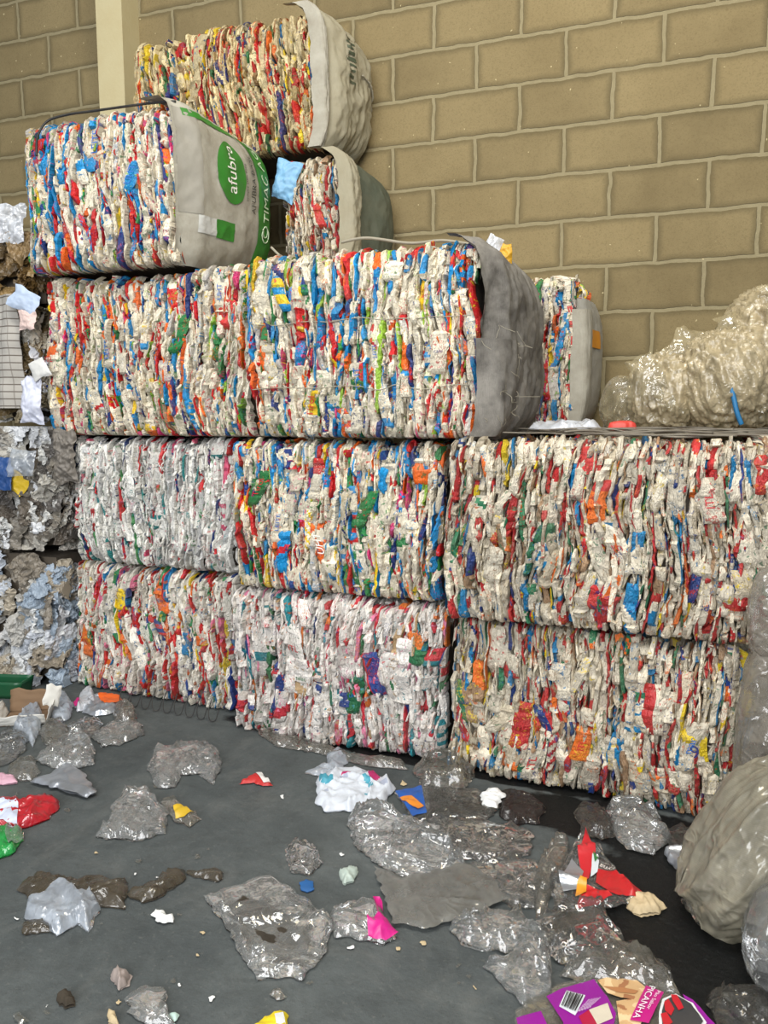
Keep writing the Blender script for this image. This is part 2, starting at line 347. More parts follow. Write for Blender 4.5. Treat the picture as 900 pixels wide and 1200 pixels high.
def make_strips(rng, U, Vl, colw, seglen, pal, seed, big=26):
    """crushed cartons standing on edge, in face coords (u, v, n): list of dicts"""
    w_ = np.array([p[0] for p in pal]); w_ = w_/w_.sum(); cs = np.array([lin(p[1]) for p in pal])
    jobs = []
    x = 0.0
    while x < U:
        w = colw*float(np.clip(math.exp(rng.normal(-.12, .42)), .4, 2.2)); v = -rng.uniform(0, .12)
        while v < Vl-.01:
            L = float(np.clip(seglen*math.exp(rng.normal(0, .5)), .04, .45))
            jobs.append((x+w/2, w, max(v, 0), min(v+L, Vl+rng.uniform(-.03, .022)), rng.normal(0, .0125), 0)); v += L*rng.uniform(.70, .95)
        x += w*.86
    for k in range(int(U*Vl*150)):                       # thin slivers squeezed out between the layers
        L = rng.uniform(.04, .16); v0 = rng.uniform(0, Vl-L)
        jobs.append((rng.uniform(.01, U-.01), rng.uniform(.006, .011), v0, v0+L, rng.uniform(.004, .014), 2))
    for k in range(big):
        L = rng.uniform(.07, .20); w = rng.uniform(.03, .062); v0 = rng.uniform(0, Vl-L)
        jobs.append((rng.uniform(.04, U-.04), w, v0, v0+L, rng.uniform(.008, .018), 1))
    out = []
    for j, (xc, w, v0, v1, n0, kind) in enumerate(jobs):
        L = v1-v0
        if L < .025: continue
        a = np.linspace(-1, 1, 7) if kind == 1 else (np.array([-1, -.3, .3, 1.]) if kind == 2 else np.array([-1, -.72, -.3, .1, .5, .8, 1.]))
        nu = len(a); nv = max(6, int(L/.010)+1)
        b = np.linspace(0, 1, nv); A, B = np.meshgrid(a, b, indexing='ij'); A = A.ravel(); B = B.ravel()
        v = v0 + B*L
        hw = w*.60*rng.uniform(.95, 1.3)
        # angular kinks along the length
        nk = max(3, int(L/.028)+2); kb = np.sort(np.concatenate([[0, 1], rng.uniform(.06, .94, nk-2)]))
        kn = rng.normal(0, .0065, nk); ku = rng.normal(0, .0035, nk); kw = rng.uniform(.62, 1.12, nk); kt = rng.normal(0, .55, nk)
        e0, e1 = rng.uniform(.15, .95, 2); kw[0] *= e0; kw[-1] *= e1
        if kind == 1: kw = np.clip(kw+.25, .8, 1.1)
        wv = np.interp(B, kb, kw)
        lean = rng.normal(0, .22 if kind == 1 else .07)
        flow = .036*pn(p3(v*2.4, np.full_like(v, xc*1.8), 2.1+seed), seed+5) + .008*pn(p3(v*9, xc*3, 7.7), seed+3)
        u = xc + lean*(v-(v0+v1)/2) + flow + np.interp(B, kb, ku) + A*hw*wv
        mode = rng.random(); pk = rng.uniform(-.75, .75)
        ridge = 1-np.abs(A-pk)/np.where(A > pk, 1-pk, 1+pk)
        if kind == 1: prof = .006*ridge
        elif kind == 2: prof = hw*.8*ridge
        elif mode < .62: prof = hw*.85*ridge
        elif mode < .85: prof = hw*.45*np.sqrt(np.maximum(0, 1-A*A))
        else: prof = hw*.5*np.abs(A)
        tilt = np.interp(B, kb, kt)*hw*(.5 if kind != 1 else .22)
        n = n0 + prof + tilt*A + np.interp(B, kb, kn)*(1 if kind != 1 else .8) + (.0035 if kind != 2 else .001)*pn(p3(v*70, A*1.5+j*.9, .4), seed+11)
        n = n - (.030 if kind == 0 else .005)*(np.abs(A) > .97) - (.030 if kind != 1 else .012)*np.abs(2*B-1)**9
        c1, c2 = cs[rng.choice(len(cs), p=w_)], cs[rng.choice(len(cs), p=w_)]
        if kind != 2 and rng.random() < .42: c1 = cs[0]*rng.uniform(.8, 1.02)
        fb = (np.arange(nv-1)+.5)/(nv-1); fa = (a[:-1]+a[1:])/2
        FA, FB = np.meshgrid(fa, fb, indexing='ij')
        cc = np.tile(c1, (FA.size, 1)).astype(float); q = rng.random(); slant = rng.normal(0, .14)
        FA = FA.ravel(); FB = FB.ravel(); bb = FB+slant*FA
        if q < .30: t0 = rng.uniform(.15, .85); cc[bb > t0] = c2
        elif q < .5:
            t0 = rng.uniform(0, .7); t1 = t0+rng.uniform(.12, .4); cc[(bb > t0) & (bb < t1)] = c2
        elif q < .72: cc[(FA > pk)] = c2
        elif q < .77: cc[(np.sin(bb*L*rng.uniform(60, 160)) > .2)] = c2
        cc *= rng.uniform(.66, 1.06)
        pr = cs[1+rng.choice(len(cs)-1)]*rng.uniform(.6, 1.)
        out.append(dict(u=np.clip(u, -.004, U+.004), v=v, n=n, nu=nu, nv=nv, col=cc, prt=np.tile(pr, (len(cc), 1)),
                        puv=np.stack([A*hw, B*L, np.full_like(A, j*.173+seed)], 1), area=w*L*(1.3 if kind == 1 else 1), kind=kind, xc=xc, vc=(v0+v1)/2))
    return out
def face_map(kind, W, D, H, bul, R=.05, foot=False):
    def f(u, v, n):
        if kind == 'front': U, Vl = W, H
        elif kind == 'top': U, Vl = W, D
        else: U, Vl = D, H
        du = np.minimum(u, U-u); dv = np.minimum(v, Vl-v)
        nn = n + bul*np.clip(4*(u/U)*(1-u/U), 0, 1)**.6*np.clip(4*(v/Vl)*(1-v/Vl), 0, 1)**.6
        dv = np.minimum(v*(1 if not foot else 4), Vl-v)
        nn = nn - R*np.exp(-np.maximum(du, 0)/(R*.55))*.8 - R*np.exp(-np.maximum(dv, 0)/(R*.55))*.8
        if kind == 'front': return np.stack([u-W/2, -D/2-nn, v], 1)
        if kind == 'top': return np.stack([u-W/2, v-D/2, H-.034+nn], 1)
        if kind == 'right': return np.stack([W/2+nn, u-D/2, v], 1)
        return np.stack([-W/2-nn, D/2-u, v], 1)
    return f
CHILD = 96
def lettering(parent, P00, ex, ey, nrm, s, h, colour, name='lettering'):
    """flat letters: P00 baseline start, ex reading direction, ey up (unit), h cap height"""
    V, Fc = text2d(s); P = np.asarray(P00)+np.outer(V[:, 0]*h, ex)+np.outer(V[:, 1]*h, ey)+.002*np.asarray(nrm)
    return mesh_obj(name, P, Fc, flat('ink_%d_%d_%d' % colour, colour), parent, smooth=False)
def bale(label, x0, x1, y0, y1, z0, z1, rz, pal, seed, faces=('front', 'top'), colw=.021, seglen=.10, bul=.03, texts=(), name='carton_bale', roll=0.0, big=26, shear=None):
    W, D, H = x1-x0, y1-y0, z1-z0
    root = empty(name, ((x0+x1)/2, (y0+y1)/2, z0), rz, label, 'bale', 'pressed carton bales')
    root.rotation_euler = (0, roll, rz)
    rng = np.random.default_rng(seed)
    def bow(P):
        P = P.copy(); q = P*np.array([2.1, 1.5, 2.6])+seed*3.7
        f = np.clip((W/2-P[:, 0])/.25, 0, 1)
        P[:, 0] += .038*pn(q, seed)*f; P[:, 2] += .030*pn(q*np.array([1.3, 1, .6])+5, seed+1)*np.clip(P[:, 2]/.15, 0, 1); P[:, 1] -= .03*pn(q+9, seed+2)*f*np.clip((D/2-.12-P[:, 1])/.2, 0, 1)
        return P
    V, Fc = box_mesh(-W/2+.03, W/2-.02, -D/2+.022, D/2, .012, H-.04, 10, .006, seed)
    mesh_obj('bale_core', bow(V), Fc, M['core'], root)
    segs = []
    for fc in faces:
        U, Vl = {'front': (W, H), 'top': (W, D), 'right': (D, H), 'left': (D, H)}[fc]
        if fc == 'top': ss = make_strips(rng, U, Vl, colw*1.3, seglen*1.1, pal, seed+1, 4)
        else: ss = make_strips(rng, U, Vl, colw, seglen, pal, seed+2, big if fc == 'front' else 6)
        fm = face_map(fc, W, D, H, bul if fc == 'front' else .004, .030, z0 < .01)
        for s in ss:
            s['P'] = fm(s['u'], s['v'], s['n']); s['fc'] = fc
            s['P'] = bow(s['P'])
            if s['P'][:, 2].min() < .004: s['P'][:, 2] = np.maximum(s['P'][:, 2], .004)
            segs.append(s)
    fr = sorted([s for s in segs if s['fc'] == 'front'], key=lambda s: -s['area'])
    own = fr[:CHILD]; oid = set(id(s) for s in own)
    V = []; Fc = []; c = []; p = []; uv = []; off = 0
    for s in segs:
        f = grid_faces(s['nu'], s['nv'])
        if s['fc'] in ('top',): pass
        if id(s) in oid:
            s['obj'] = mesh_obj('flattened_carton', s['P'], f, M['carton'], root, False, s['col'], s['prt'], s['puv']); continue
        V.append(s['P']); Fc.append(f+off); off += len(s['P']); c.append(s['col']); p.append(s['prt']); uv.append(s['puv'])
    o = mesh_obj('carton_layers', np.concatenate(V), np.concatenate(Fc), M['carton'], root, False, np.concatenate(c), np.concatenate(p), np.concatenate(uv)); o['kind'] = 'stuff'
    bigs = [s for s in own if s['kind'] == 1]
    # lettering on the broad flaps
    tl = list(texts)
    for s in bigs:
        if not tl: break
        t, colr, vert = tl.pop(0)
        G = s['P'].reshape(s['nu'], s['nv'], 3); ia, ib = s['nu']//2, s['nv']//2
        ctr = G[ia, ib]; eu = G[-2, ib]-G[1, ib]; wu = np.linalg.norm(eu); ev = G[ia, -2]-G[ia, 1]; wv = np.linalg.norm(ev)
        eu = eu/wu; ev = ev/wv; nr = np.cross(eu, ev); nr /= np.linalg.norm(nr)
        if nr[1] > 0: nr = -nr
        ex, ey, av, ah = (ev, -eu, wv, wu) if vert else (eu, ev, wu, wv)
        Vt, _ = text2d(t); tw = Vt[:, 0].max(); h = min(.82*av/tw, .6*ah, .05)
        dep = max(np.dot(G.reshape(-1, 3)-ctr, nr).max()*.6, .003)
        lettering(s['obj'], ctr+nr*dep-ex*tw*h/2-ey*h/2, ex, ey, nr, t, h, colr)
    return root
RED, BLU, NAV, WHT, GRN = (190, 30, 40), (20, 100, 180), (40, 46, 110), (240, 238, 230), (30, 110, 60)
TX = [('ITL', RED, 0), ('Italac', NAV, 0), ('calvi', NAV, 0), ('ITL', RED, 1), ('talac', (30, 30, 40), 0), ('mar', BLU, 1), ('LOSL', RED, 0), ('UHT', BLU, 0), ('9', NAV, 0)]
def lean_fix(root): return root
A1 = bale('floor-level carton bale at the left end of the stack, beside the crumpled-sheet bale', -3.0, -1.95, 3.36, 4.1, 0, .70, -.065, PAL['low'], 11, colw=.0155, seglen=.13, texts=TX[:2], big=10)
A2 = bale('whitest carton bale, greyish white, second from the floor in the left column', -2.97, -1.96, 3.36, 4.1, .715, 1.39, -.02, PAL['white'], 12, colw=.0155, seglen=.16, texts=[('ok', NAV, 0)], big=8)
A3 = bale('cream carton bale third from the floor in the left column, under the emblem-sack bale', -3.07, -1.85, 3.33, 4.3, 1.405, 2.215, -.02, PAL['mix'], 13, faces=('front', 'top', 'left'), colw=.0165, seglen=.14, texts=[('LEITE', BLU, 1), ('ITL', RED, 0), ('UHT', BLU, 1)], big=12)
A4 = bale('colourful carton bale capped by a pale sack with green bands and an oval emblem', -3.08, -2.19, 3.26, 3.97, 2.235, 2.965, 0, PAL['blue'], 14, faces=('front', 'top', 'left'), colw=.0175, seglen=.18, bul=.03, texts=[('LEITE', BLU, 1), ('UHT', BLU, 1), ('Italac', NAV, 0)], big=12)
C1 = bale('pinkish white carton bale on the floor in the middle of the bottom row', -1.86, -.80, 3.14, 4.0, 0, .685, -.045, PAL['pink'], 15, colw=.018, seglen=.10, bul=.045, texts=[('ITL', RED, 0), ('talac', GRN, 0), ('UHT', BLU, 0)], big=34)
C2 = bale('blue and white flecked carton bale in the middle of the second row', -1.85, -.84, 3.15, 4.0, .70, 1.395, -.015, PAL['blue'], 16, colw=.018, seglen=.14, texts=[('ITL', RED, 0), ('UHT', WHT, 1), ('LEITE', BLU, 1), ('calvi', NAV, 0), ('Tirol', RED, 1)])
C3 = bale('brightest carton bale, blue and orange flecked, with a dark grey sack over its right end', -1.74, -.69, 3.13, 3.86, 1.41, 2.205, -.01, PAL['blue'], 17, colw=.019, seglen=.17, bul=.03, texts=[('calvi', NAV, 0), ('talac', NAV, 0), ('LEITE', BLU, 1), ('Tirol', RED, 1), ('UHT', BLU, 1)], big=26)
D1 = bale('soiled carton bale at the right end of the bottom row, above the black wet patch', -.735, .37, 3.03, 3.85, 0, .665, -.12, PAL['dirty'], 18, faces=('front', 'top', 'right'), colw=.018, seglen=.115, bul=.03, texts=[('calvi', NAV, 0), ('ITL', RED, 0), ('ITL', RED, 1), ('mar', BLU, 1), ('ITL', WHT, 0), ('ITL', RED, 1), ('9', NAV, 0)], big=40)
D2 = bale('wide carton bale topped by loose wires, at the right end of the second row', -.775, .46, 2.98, 4.36, .68, 1.41, -.03, PAL['dirty'], 19, faces=('front', 'top', 'right'), colw=.018, seglen=.125, bul=.03, texts=[('ITL', RED, 0), ('Italac', NAV, 0), ('talat', (30, 40, 50), 0), ('LOSL', RED, 0), ('ITL', RED, 1), ('cd', NAV, 0)], big=40)
B2 = bale('small carton bale wedged under the topmost bale, with a dark green sack end', -1.99, -1.66, 3.99, 4.40, 2.24, 2.90, .0, PAL['dirty'], 20, colw=.016, seglen=.12, big=4, texts=())
B1 = bale('topmost yellowish carton bale against the wall, with a beige sack over its right end', -2.93, -1.80, 4.0, 4.42, 2.94, 3.65, 0, PAL['tan'], 21, faces=('front', 'top', 'left'), colw=.016, seglen=.13, roll=-.03, big=6)
E1 = bale('narrow carton bale by the wall, with a silvery sack end and an orange square', -1.42, -.40, 3.97, 4.42, 1.43, 2.19, 0, PAL['mix'], 22, faces=('front', 'top', 'right'), colw=.02, seglen=.13, big=6)
# sack ends -------------------------------------------------------------
def sack_surface(W, D, H, bulge, s0=0.0, s1=1.0, seed=0, wr=.02, dirn=(3, 7), lip=.03, top=.0, droop=0.0):
    def f(s, t):
        s = np.asarray(s, float); t = np.asarray(t, float)
        tc = np.clip(t, 0, 1); sc = np.clip(s, 0, 1)
        pkb = .80; bs = np.where(sc < pkb, np.sin(PI/2*sc/pkb), np.cos(PI/2*np.clip((sc-pkb)/(1.08-pkb), 0, 1)))
        b = bulge*np.clip(bs, 0, 1)*np.clip(1-np.abs(2*tc-1)**3.2, 0, 1)
        x = W/2 + .012 + lip*np.clip(1-np.abs(2*tc-1)**6, 0, 1) + b
        y = -D/2 + (s0+(s1-s0)*s)*D
        z = tc*H
        over = np.maximum(t-1, 0)*H
        x = x - over - (t > 1)*.004; z = z + np.sqrt(np.minimum(over, .03)/.03)*.028 - droop*s
        k_ = np.clip((s+.02)/.16, 0, 1); x = x - (1-k_*k_*(3-2*k_))*(lip+.035)
        w = wr*(ridged(np.stack([s*dirn[0], t*dirn[1], 0*s+seed], -1).reshape(-1, 3), seed, 3).reshape(s.shape))
        w = w + wr*.35*ridged(np.stack([s*dirn[0]*4+t*2, t*dirn[1]*5, 0*s+seed+3], -1).reshape(-1, 3), seed+7, 3).reshape(s.shape)
        x = x + w*np.where(t > 1, .2, 1); z = z + np.where(t > 1, w*.4, 0)
        return np.stack([x, y, z], -1)
    return f
def sack(parent, fn, mt, name='woven_sack', t1=1.18, ns=44, nt=60, s0=0, s1=1):
    s, t = np.meshgrid(np.linspace(s0, s1, ns), np.linspace(0, t1, nt), indexing='ij')
    P = fn(s, t).reshape(-1, 3); return mesh_obj(name, P, grid_faces(ns, nt), mt, parent)
def patch(parent, fn, ss, tt, colr, name, off=.004, n=18):
    """quad patch in sack coords: ss=(s0,s1), tt=(t0,t1)"""
    s, t = np.meshgrid(np.linspace(*ss, n), np.linspace(*tt, n*2), indexing='ij')
    P = fn(s, t).reshape(-1, 3); P[:, 0] += off
    return mesh_obj(name, P, grid_faces(n, n*2), flat('ink_%d_%d_%d' % colr, colr), parent)
def sack_text(parent, fn, s0, t0, ds, dt, txt, h, colr, off=.007, up=(-1, 0), D=.76, H=.72, name='lettering'):
    V, Fc = text2d(txt); V = V*h     # metres, reading along +t, up towards -s
    s = s0 - V[:, 1]/D; t = t0 + V[:, 0]/H
    P = fn(s, t); P[:, 0] += off
    return mesh_obj(name, P, Fc, flat('ink_%d_%d_%d' % colr, colr), parent, smooth=False)
# the emblem sack on A4
W, D, H = .89, .71, .735
fA = sack_surface(W, D, H, .12, seed=3, wr=.020, dirn=(2.8, 1.6))
sa = sack(A4, fA, M['sack_a'], s0=-.02, s1=1.0)
G1 = (44, 118, 34)
patch(sa, fA, (.05, .62), (.935, .985), G1, 'green_edge_band')
patch(sa, fA, (.67, .88), (.06, 1.0), G1, 'green_band')
patch(sa, fA, (.10, .245), (.215, .325), (186, 186, 180), 'grey_printed_square')
patch(sa, fA, (.245, .41), (.205, .325), G1, 'green_square')
patch(sa, fA, (.0, .13), (.33, .985), (140, 136, 124), 'grey_side_stripe', off=.003)
def oval(parent, fn, sc, tc, rs, rt, colr, name, off):
    a = np.linspace(0, 2*PI, 41)[:-1]; rr = np.linspace(.02, 1, 8)
    R_, A_ = np.meshgrid(rr, a, indexing='ij'); P = fn(sc+rs*R_*np.cos(A_), tc+rt*R_*np.sin(A_)).reshape(-1, 3); P[:, 0] += off
    F_ = [(i*40+k, i*40+(k+1) % 40, (i+1)*40+(k+1) % 40, (i+1)*40+k) for i in range(7) for k in range(40)]
    return mesh_obj(name, P, F_, flat('ink_%d_%d_%d' % colr, colr), parent)
oval(sa, fA, .385, .655, .135, .205, G1, 'green_oval_emblem', .005)
sack_text(sa, fA, .412, .520, 0, 0, 'afubra', .066, (226, 226, 214))
sack_text(sa, fA, .625, .43, 0, 0, 'AFUBRA BASE', .034, (44, 48, 40))
sack_text(sa, fA, .535, .50, 0, 0, 'sempre com você', .018, (60, 66, 52))
sack_text(sa, fA, .80, .40, 0, 0, 'TIMAC AGRO', .058, (196, 214, 180), off=.009)
# leaf mark below the band lettering
lf = []
for k in range(2):
    a = np.linspace(0, 2*PI, 30); sx = .765+.045*np.sin(a)*(1-.3*k); tx = .32+.055*(1-.3*k)*np.cos(a)+.02*k
    P = fA(sx, tx); P[:, 0] += .010; Vt, Ft = tube(P, .003, 5); lf.append((Vt, Ft))
mesh_obj('leaf_mark', np.concatenate([lf[0][0], lf[1][0]]), list(lf[0][1])+[tuple(i+len(lf[0][0]) for i in f) for f in lf[1][1]], flat('ink_196_214_180', (196, 214, 180)), sa)
# strap arching over A4
P = spline([(-.33, -.405, .56), (-.315, -.408, .65), (-.27, -.385, .725), (-.17, -.36, .752), (-.05, -.345, .757), (.1, -.34, .757), (.3, -.335, .755), (.43, -.32, .752)], 60); Vt, Ft = tube(P, .006); mesh_obj('strap', Vt, Ft, M['strap'], A4)
# beige sack on B1
W, D, H = 1.13, .42, .71
fB = sack_surface(W, D, H, .10, seed=8, wr=.045, dirn=(2.6, 1.6), lip=.05)
sb = sack(B1, fB, M['sack_b'], s0=-.04, s1=1.0, t1=1.12, ns=60, nt=80)
rng = np.random.default_rng(5)
for k in range(9):   # faded stencilled bars, no longer readable
    t0 = .50+.042*k; patch(sb, fB, (.28+rng.uniform(-.02, .02), .28+rng.uniform(.10, .17)), (t0, t0+rng.uniform(.014, .028)), (74, 84, 66), 'faded_stencil_mark', off=.004, n=5)
mesh_obj('strap', *tube(fB(np.linspace(.55, .98, 40), .60-.2*np.linspace(0, 1, 40)**2)+np.array([.008, 0, 0]), .005), M['rope'], B1)
fl = sack_surface(W, D, H, .01, s0=-.05, s1=.03, seed=18, wr=.02, dirn=(2, 4), lip=.045)
sack(B1, fl, M['sack_a'], name='film_flap', t1=1.05, ns=12)
# dark green sack and pale strip on B2
W, D, H = .33, .41, .66
fG = sack_surface(W, D, H, .13, s0=.15, seed=21, wr=.018, dirn=(2, 2), lip=.03)
sack(B2, fG, M['sack_d'], t1=1.1)
fP = sack_surface(W, D, H, .02, s0=-.08, s1=.16, seed=23, wr=.03, dirn=(2.5, 3), lip=.045)
sack(B2, fP, M['sack_b'], name='pale_sack_strip', t1=1.05, ns=20)
# dark grey sack on C3
W, D, H = 1.04, .73, .78
fC = sack_surface(W, D, H, .09, seed=31, wr=.05, dirn=(4.2, 1.3), lip=.035)
sc_ = sack(C3, fC, M['sack_c'], s0=-.03, s1=1.0, t1=1.10, ns=64, nt=80)
fC2 = sack_surface(W, D, H, .035, s0=-.10, s1=.55, seed=33, wr=.05, dirn=(3, 1.3), lip=.06)
s, t = np.meshgrid(np.linspace(0, 1, 40), np.linspace(.02, .52, 40), indexing='ij')
mesh_obj('sagging_sack_fold', fC2(s, t).reshape(-1, 3), grid_faces(40, 40), M['sack_c'], C3)
rng = np.random.default_rng(77); Vs = []; Fs = []; off = 0
for k in range(26):
    s0, t0 = rng.uniform(0, .4), rng.uniform(.1, .6); P0 = fC2(np.array([s0]), np.array([t0]))[0]
    c = [P0+np.array([.004, 0, 0])]; d = np.array([.006, rng.normal(0, .008), -.008])
    for q in range(4): d = d+rng.normal(0, .005, 3); c.append(c[-1]+d)
    Vt, Ft = tube(spline(c, 12), .0012, 4); Vs.append(Vt); Fs += [tuple(i+off for i in f) for f in Ft]; off += len(Vt)
mesh_obj('frayed_threads', np.concatenate(Vs), Fs, M['rope'], C3)['kind'] = 'stuff'
# silvery sack on E1
W, D, H = 1.02, .45, .735
fE = sack_surface(W, D, H, .07, s0=.05, seed=41, wr=.012, dirn=(2, 1.5), lip=.02)
se = sack(E1, fE, M['sack_e'], s0=0, s1=1, t1=.9, ns=30)
patch(se, fE, (.22, .52), (.58, .70), (214, 140, 30), 'orange_square', off=.005, n=8)
fE2 = sack_surface(W, D, H, .03, s0=-.02, s1=.16, seed=43, wr=.012, dirn=(2, 1.5), lip=.03)
sack(E1, fE2, M['sack_a'], name='white_film_strip', t1=.82, ns=12)
# ------------------------------------------------------------------ crumpled sheets / film
def edge_dist(P, poly):
    a = poly; b = np.roll(poly, -1, 0); ab = b-a; L = (ab**2).sum(1)+1e-12
    t = np.clip(((P[:, None, :]-a[None])*ab[None]).sum(2)/L[None], 0, 1)
    return np.sqrt((((a[None]+t[..., None]*ab[None])-P[:, None, :])**2).sum(2)).min(1)
def inside(P, poly):
    x, y = P[:, 0], P[:, 1]; r = np.zeros(len(P), bool); n = len(poly); j = n-1
    for i in range(n):
        xi, yi = poly[i]; xj, yj = poly[j]
        c = ((yi > y) != (yj > y)) & (x < (xj-xi)*(y-yi)/(yj-yi+1e-15)+xi); r ^= c; j = i
    return r
def triangulate(poly, res, rng, wig=.9, extra=None):
    pts = []
    for i in range(len(poly)):
        a, b = poly[i], poly[(i+1) % len(poly)]; n = max(1, int(np.linalg.norm(b-a)/res))
        for k in range(n): pts.append(a+(b-a)*k/n)
    B = np.array(pts); nb = len(B)
    nz = pn(p3(np.arange(nb)*.31, .3, rng.uniform(0, 50)), 3)[:, None]*res*wig*2
    c = B-B.mean(0); c /= np.linalg.norm(c, axis=1)[:, None]+1e-9; B = B+c*nz
    mn, mx = B.min(0), B.max(0); gx, gy = np.meshgrid(np.arange(mn[0], mx[0], res), np.arange(mn[1], mx[1], res*.87), indexing='ij')
    gx = gx+(np.arange(gx.shape[1]) % 2)[None, :]*res*.5
    I = np.stack([gx.ravel(), gy.ravel()], 1)+rng.uniform(-.28, .28, (gx.size, 2))*res
    I = I[inside(I, B)]
    if len(I): I = I[edge_dist(I, B) > res*.5]
    A = np.concatenate([B, I]) if len(I) else B
    r = geometry.delaunay_2d_cdt([Vector(p) for p in A], [], [list(range(nb))], 1, 1e-6)
    return np.array([tuple(v) for v in r[0]]), [tuple(f) for f in r[2]], B
def film(name, label, cat, px, h=.05, mt='clear', seed=1, z0=0.0, folds=3, crumple=.012, cs=16, edge=.45, layers=2, res=None, colfn=None, group=None, lift=.012, zun=.3, smooth=True, parent=None, low=3.5, pts=None):
    rng = np.random.default_rng(seed*7+3)
    h = h*.62
    poly = np.array([on_floor(x, y, z0+h*zun) for x, y in px]) if pts is None else np.array(pts, float)
    if np.sum(poly[:, 0]*np.roll(poly[:, 1], -1)-poly[:, 1]*np.roll(poly[:, 0], -1)) < 0: poly = poly[::-1]
    ext = (poly.max(0)-poly.min(0)).max()
    res = res or max(.005, min(.0095, ext/24))
    c = poly.mean(0)
    P2, Fc, Bd = triangulate(poly, res, rng)
    dm = max(edge_dist(P2, Bd).max(), 1e-3)
    dirs = [(rng.uniform(0, PI), rng.uniform(7, 17), rng.uniform(0, 6)) for _ in range(folds)]
    L3 = lambda P: p3(P[:, 0], P[:, 1], seed*1.37)
    creases = []
    for k in range(int(folds*(3+ext*14))):
        q_ = P2[rng.integers(len(P2))]; creases.append((q_[0], q_[1], rng.uniform(0, PI), rng.uniform(.005, .022), rng.uniform(.06, .2)*max(1, ext*2.2), rng.uniform(.15, .8)**1.4))
    def height(P):
        d = edge_dist(P, Bd); e = np.clip(d/(dm*edge*2), 0, 1); e = np.sqrt(e*(2-e))
        q = L3(P)
        wx = fbm(q*5, seed+50, 2)*.05
        z = e*(.42+.40*np.clip(fbm(q*low, seed, 2)+.25, -.6, 1.2))*h
        z = z*.24
        tent = np.zeros(len(P))
        for (cx, cy, an, wd, ln, am) in creases:
            dx, dy = P[:, 0]-cx, P[:, 1]-cy; al = dx*math.cos(an)+dy*math.sin(an); ac = -dx*math.sin(an)+dy*math.cos(an)+wx*.5
            tent = np.maximum(tent, am*np.exp(-np.abs(ac)/wd)*np.clip(1.1-np.abs(al/ln)**1.5, 0, 1))
        z = z+tent*h*np.clip(d/(dm*.14), .12, 1)
        z = z+crumple*(ridged(q*cs, seed+9, 3)*.5+.5)*np.clip(d/.02, 0, 1)**.6
        z = z+lift*np.clip(pn(q*11, seed+4), 0, 1)*(1-e)
        return z0+.006+np.maximum(z, 0)
    zt = height(P2)
    q = L3(P2); xy = P2+crumple*.5*np.stack([pn(q*cs, seed+70), pn(q*cs, seed+71)], 1)
    V = np.column_stack([xy-c, zt-z0]); Fa = list(Fc)
    colr = None
    if colfn is not None:
        cen = np.array([P2[list(f)].mean(0) for f in Fc]); colr = colfn(cen)
    if layers > 1:
        n = len(V); Vb = V.copy(); Vb[:, 2] = .003+(V[:, 2]-.003)*.12*(1+pn(q*14, seed+3)); Vb[:, :2] = (P2-c)*.985
        V = np.concatenate([V, Vb]); Fb = [tuple(i+n for i in f)[::-1] for f in Fc]
        Fa = Fa+Fb
        if colr is not None: colr = np.concatenate([colr, colr])
    o = mesh_obj(name, V, Fa, M[mt] if isinstance(mt, str) else mt, parent, smooth, colr)
    o.location = (c[0], c[1], z0)
    if label: tag(o, label, cat, group)
    o_h = dict(o=o, H=height, c=c, z0=z0, zun=z0+h*zun)
    return o_h
def decal(fh, px, colr, name, off=.004, label=None, mt=None, res=.012, seed=1, colfn=None):
    poly = np.array([on_floor(x, y, fh['zun']) for x, y in px])
    if np.sum(poly[:, 0]*np.roll(poly[:, 1], -1)-poly[:, 1]*np.roll(poly[:, 0], -1)) < 0: poly = poly[::-1]
    P2, Fc, Bd = triangulate(poly, res, np.random.default_rng(seed), .05)
    V = np.column_stack([P2-fh['c'], fh['H'](P2)-fh['z0']+off])
    cf = colfn(np.array([P2[list(f)].mean(0) for f in Fc])) if colfn else None
    o = mesh_obj(name, V, Fc, M['print'] if colfn else (mt or flat('ink_%d_%d_%d' % colr, colr, .38)), fh['o'], True, cf)
    if label: o['label'] = label
    return o
def decal_text(fh, p0, p1, up, txt, colr, off=.009, fit=True, name='lettering'):
    """letters from pixel p0 to p1, up = pixel of the top above p0"""
    a, b, u = (on_floor(*p, fh['zun']) for p in (p0, p1, up)); V, Fc = text2d(txt)
    P2 = a+np.outer(V[:, 0]/V[:, 0].max(), b-a)+np.outer(V[:, 1], u-a)
    return mesh_obj(name, np.column_stack([P2-fh['c'], fh['H'](P2)-fh['z0']+off]), Fc, flat('ink_%d_%d_%d' % colr, colr, .4), fh['o'], smooth=False)
